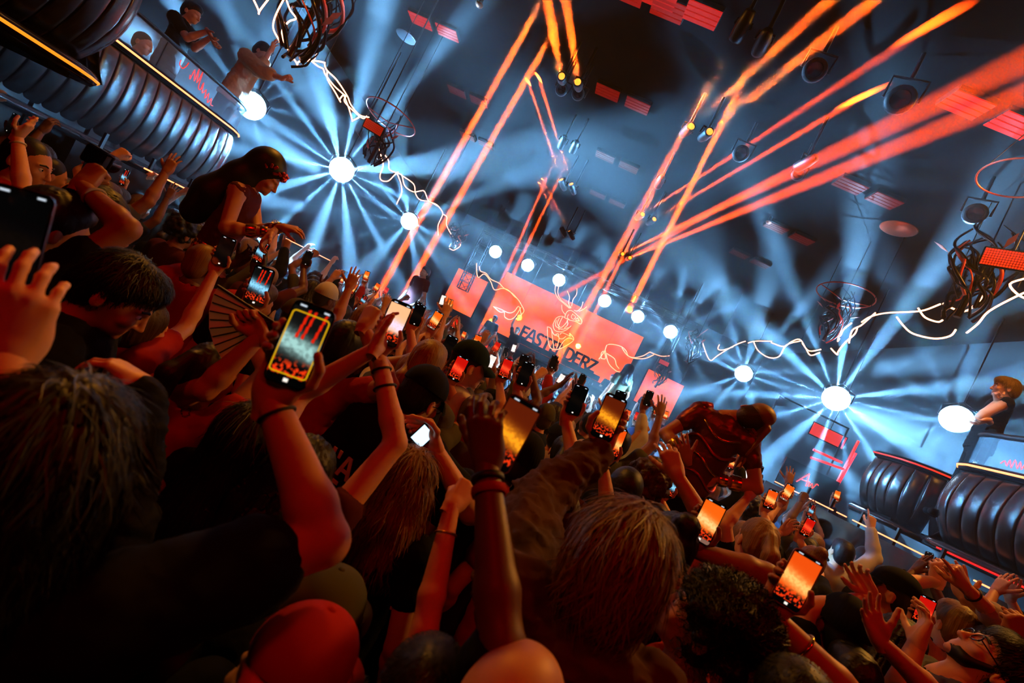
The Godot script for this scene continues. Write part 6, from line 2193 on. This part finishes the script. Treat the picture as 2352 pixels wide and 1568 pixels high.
func performers() -> void:
	# left dancer: great dark mane, gold cuffs, red bodice
	var h1 := at(602, 395, 3.35)
	var d1 := hero({"label": "dancer on a podium with a huge dark mane, gold arm cuffs and red bodice", "head": [602, 395, 3.35], "lift": true, "s": 1.0, "cloth": "maroon", "sleeve": 0.0, "skin": 1, "yaw": -68.0, "pitch": -12.0, "fine": true, "nolegs": true, "tilt": -6.0, "loose": 0.002,
		"R": {"w": [625, 535, 3.15], "to": [600, 560, 3.1], "pose": "relaxed", "hint": Vector3(-0.2, -1, 0.6)},
		"L": {"w": [650, 522, 3.3], "to": [690, 528, 3.3], "pose": "relaxed", "hint": Vector3(0, -1, 0)},
		"bands": [["cuff", 0, 0.55, 0.04, 0.03, M.gold], ["cuff", 0, 0.82, 0.034, 0.02, M.gold], ["cuff", 1, 0.55, 0.04, 0.03, M.gold], ["cuff", 1, 0.82, 0.034, 0.02, M.gold]]})
	var f := Field.new(Vector3(-0.2, 1.0, -0.16), Vector3(0.2, 1.85, 0.55), 0.011)
	f.ball(Vector3(0, 1.68, 0.03), Vector3(0.1, 0.115, 0.13), 0.02)
	f.cone(Vector3(0, 1.70, 0.04), Vector3(0, 1.5, 0.09), 0.1, 0.105, 0.05)
	f.cone(Vector3(0, 1.5, 0.09), Vector3(0, 1.28, 0.13), 0.105, 0.125, 0.05)
	f.cone(Vector3(0, 1.28, 0.13), Vector3(0, 1.12, 0.14), 0.125, 0.09, 0.05)
	f.ball(Vector3(0, 1.58, -0.1), Vector3(0.075, 0.1, 0.085), 0.015, true)
	var m := MB.new()
	f.nets(m)
	mesh_part("mane", m.mesh(), M.hair.black, d1, head_turn(-12, 0))
	var cr := MB.new()
	for k in 16:
		var a := PI * (k / 15.0) + PI
		cr.rbox(Vector3(cos(a) * 0.1, 1.70 + 0.02 * sin(k * 2.0), sin(a) * 0.118 + 0.01), Vector3(0.022, 0.035, 0.018), 0.005, Basis(Vector3.UP, -a) * Basis(Vector3.RIGHT, k * 0.7))
	mesh_part("crown", cr.mesh(), M.red_foil, d1, head_turn(-12, 0))
	var belt := MB.new()
	belt.lathe(PackedVector2Array([Vector2(0.148, -0.03), Vector2(0.156, -0.02), Vector2(0.158, 0.0), Vector2(0.154, 0.025), Vector2(0.146, 0.03)]), 28, Transform3D(Basis(Vector3(1, 0, 0), Vector3.UP, Vector3(0, 0, 0.76)), Vector3(0, 0.99, 0)))
	mesh_part("belt", belt.mesh(), M.gold, d1)
	add_lower(d1, M.skin[1], M.shoe)
	podium(d1.position.x, d1.position.z, d1.position.y, "dark round podium under the dancer with the mane")
	# right dancer, bending, ornate gold and red jacket, fair hair falling
	var d2 := hero({"label": "dancer bending her head sideways in an ornate red and gold jacket, fair hair falling", "head": [1700, 925, 3.3], "lift": true, "s": 1.0, "cloth": "foil", "sleeve": 0.45, "skin": 1, "yaw": -14.0, "roll": -52.0, "pitch": -6.0, "fine": true, "nolegs": true, "tilt": -8.0, "hair": "crop", "tone": "brown", "folds": 0.006, "loose": 0.008,
		"R": {"w": [1640, 1098, 3.2], "to": [1610, 1110, 3.2], "pose": "fist", "hint": Vector3(1, 0.1, 0.2)},
		"L": {"w": [1578, 1055, 3.1], "to": [1560, 995, 3.08], "pose": "open", "hint": Vector3(-0.6, -1, 0.2)},
		"bands": [["cuff", 0, 0.5, 0.046, 0.03, M.gold], ["cuff", 0, 0.8, 0.04, 0.025, M.gold], ["cuff", 1, 0.5, 0.046, 0.03, M.gold], ["cuff", 1, 0.8, 0.04, 0.025, M.gold]]})
	for k in 4:
		var e := MB.new()
		var y0 := 1.36 - k * 0.11
		var ring := PackedVector3Array()
		for j in 30:
			var a := TAU * j / 30
			ring.append(Vector3(cos(a) * 0.166, y0 + 0.03 * sin(a * 3.0 + k), sin(a) * 0.124))
		e.tube(ring, 0.011, 5, true)
		mesh_part("braid", e.mesh(), M.gold if k % 2 == 0 else M.red_foil, d2)
	for sx: float in [-1.0, 1.0]:
		var e := MB.new()
		for k in 9: e.rbox(Vector3(sx * (0.15 + 0.012 * (k % 3)), 1.46 + 0.018 * (k / 3), -0.06 + 0.05 * (k % 3)), Vector3(0.07, 0.02, 0.045), 0.005, Basis(Vector3.BACK, sx * -0.5) * Basis(Vector3.UP, k * 0.5))
		mesh_part("epaulette", e.mesh(), M.red_foil, d2)
	f = Field.new(Vector3(-0.05, 1.05, -0.14), Vector3(0.32, 1.75, 0.18), 0.009)
	f.ball(Vector3(0.15, 1.63, 0.02), Vector3(0.09, 0.075, 0.09), 0.03)
	for k in 9: f.cone(Vector3(0.17 + 0.006 * k, 1.64 - 0.01 * k, -0.06 + k * 0.018), Vector3(0.2 + 0.012 * sin(k * 2.0), 1.34 - 0.035 * (k % 4), -0.05 + k * 0.016), 0.02, 0.007, 0.012)
	f.ball(Vector3(0.07, 1.57, -0.02), Vector3(0.06, 0.07, 0.07), 0.015, true)
	m = MB.new()
	f.nets(m)
	mesh_part("falling_hair", m.mesh(), M.hair.blond, d2)
	add_lower(d2, M.cloth.black, M.shoe)
	podium(d2.position.x, d2.position.z, d2.position.y - 0.02, "dark round podium under the bending dancer")
	# small dancers further off
	var far := [[975, 628, 10.2, 5, "far dancer on a podium with bare arms, before the small left tangle"], [1440, 852, 9.8, 0, "far dancer with long dark hair standing on a podium before the wide screen"]]
	for k in 2:
		var q := at(far[k][0], far[k][1], far[k][2])
		var h := q.y - 1.6
		var t := thing("person", far[k][4], "person", Vector3(q.x, h, q.z), [2.6, 0.6][k])
		var wild: String = ["short", "wavy"][k]
		dress(t, [0, 0][k], 1, wild, "black", "", "", ["maroon", "olive"][k], "black")
		podium(q.x, q.z, h, "small far podium under the dancer " + ["by the left tangle", "before the wide screen"][k])
	# figures on the stage
	for s in [[1512, 868, 16.4, 0, "dark figure on stage at the right end of the lettering"], [1130, 745, 16.6, 0, "dark figure on stage at the left end of the lettering"], [1180, 775, 16.9, 4, "figure behind the booth raising a hand over the first letter"], [1400, 880, 16.9, 0, "figure behind the booth past the last letter"]]:
		var q := at(s[0], s[1], s[2])
		var t := thing("person", s[4], "person", Vector3(q.x, 1.15, q.z), 2.8)
		dress(t, s[3], 1, "short", "black", "", "", "black", "black")

func balcony_people() -> void:
	# left balcony: man in a pale shirt with arms stretched towards the hall
	var m1 := hero({"label": "man in a pale pink-lit shirt stretching both arms out over the left balcony glass", "head": [600, 118, 6.6], "lift": true, "s": 1.06, "hair": "short", "tone": "dark", "cloth": "cream", "sleeve": 1.1, "skin": 0, "yaw": -78.0, "tilt": -8.0, "pitch": -10.0, "loose": 0.03, "folds": 0.012,
		"R": {"w": [650, 180, 6.3], "to": [672, 172, 6.3], "pose": "fist", "hint": Vector3(0, -1, 0)},
		"L": {"w": [620, 118, 6.5], "to": [632, 98, 6.5], "pose": "open", "hint": Vector3(0, -1, 0)}})
	hero({"label": "dim person further back on the left balcony with clasped red-lit hands", "head": [440, 30, 6.0], "lift": true, "s": 1.02, "hair": "short", "tone": "black", "cloth": "black", "sleeve": 0.6, "skin": 0, "yaw": -80.0,
		"R": {"w": [478, 72, 5.8], "to": [495, 100, 5.8], "pose": "relaxed", "hint": Vector3(-0.3, -1, 0)}, "L": {"w": [485, 85, 6.0], "to": [495, 110, 6.0], "pose": "relaxed", "hint": Vector3(-0.3, -1, 0)}})
	hero({"label": "person whose red-lit head shows between the near pod and the balcony rail", "head": [328, 100, 5.6], "lift": true, "s": 0.98, "hair": "crop", "tone": "dark", "cloth": "red", "sleeve": 0.5, "skin": 0, "yaw": -75.0})
	# right balcony: blond person leaning on the rail
	hero({"label": "blond person in a black sleeveless top leaning on the right balcony rail", "head": [2312, 893, 5.2], "lift": true, "s": 0.98, "hair": "short", "tone": "blond", "cloth": "black", "sleeve": 0.0, "skin": 0, "yaw": 62.0, "pitch": -4.0, "eyes": true, "fine": true,
		"R": {"w": [2268, 965, 5.05], "to": [2240, 972, 5.05], "pose": "relaxed", "hint": Vector3(0.3, -1, 0.3)},
		"L": {"w": [2290, 922, 5.1], "to": [2284, 905, 5.1], "pose": "fist", "hint": Vector3(-0.3, -1, 0.3), "palm": Vector3(1, 0, 0.3)}})
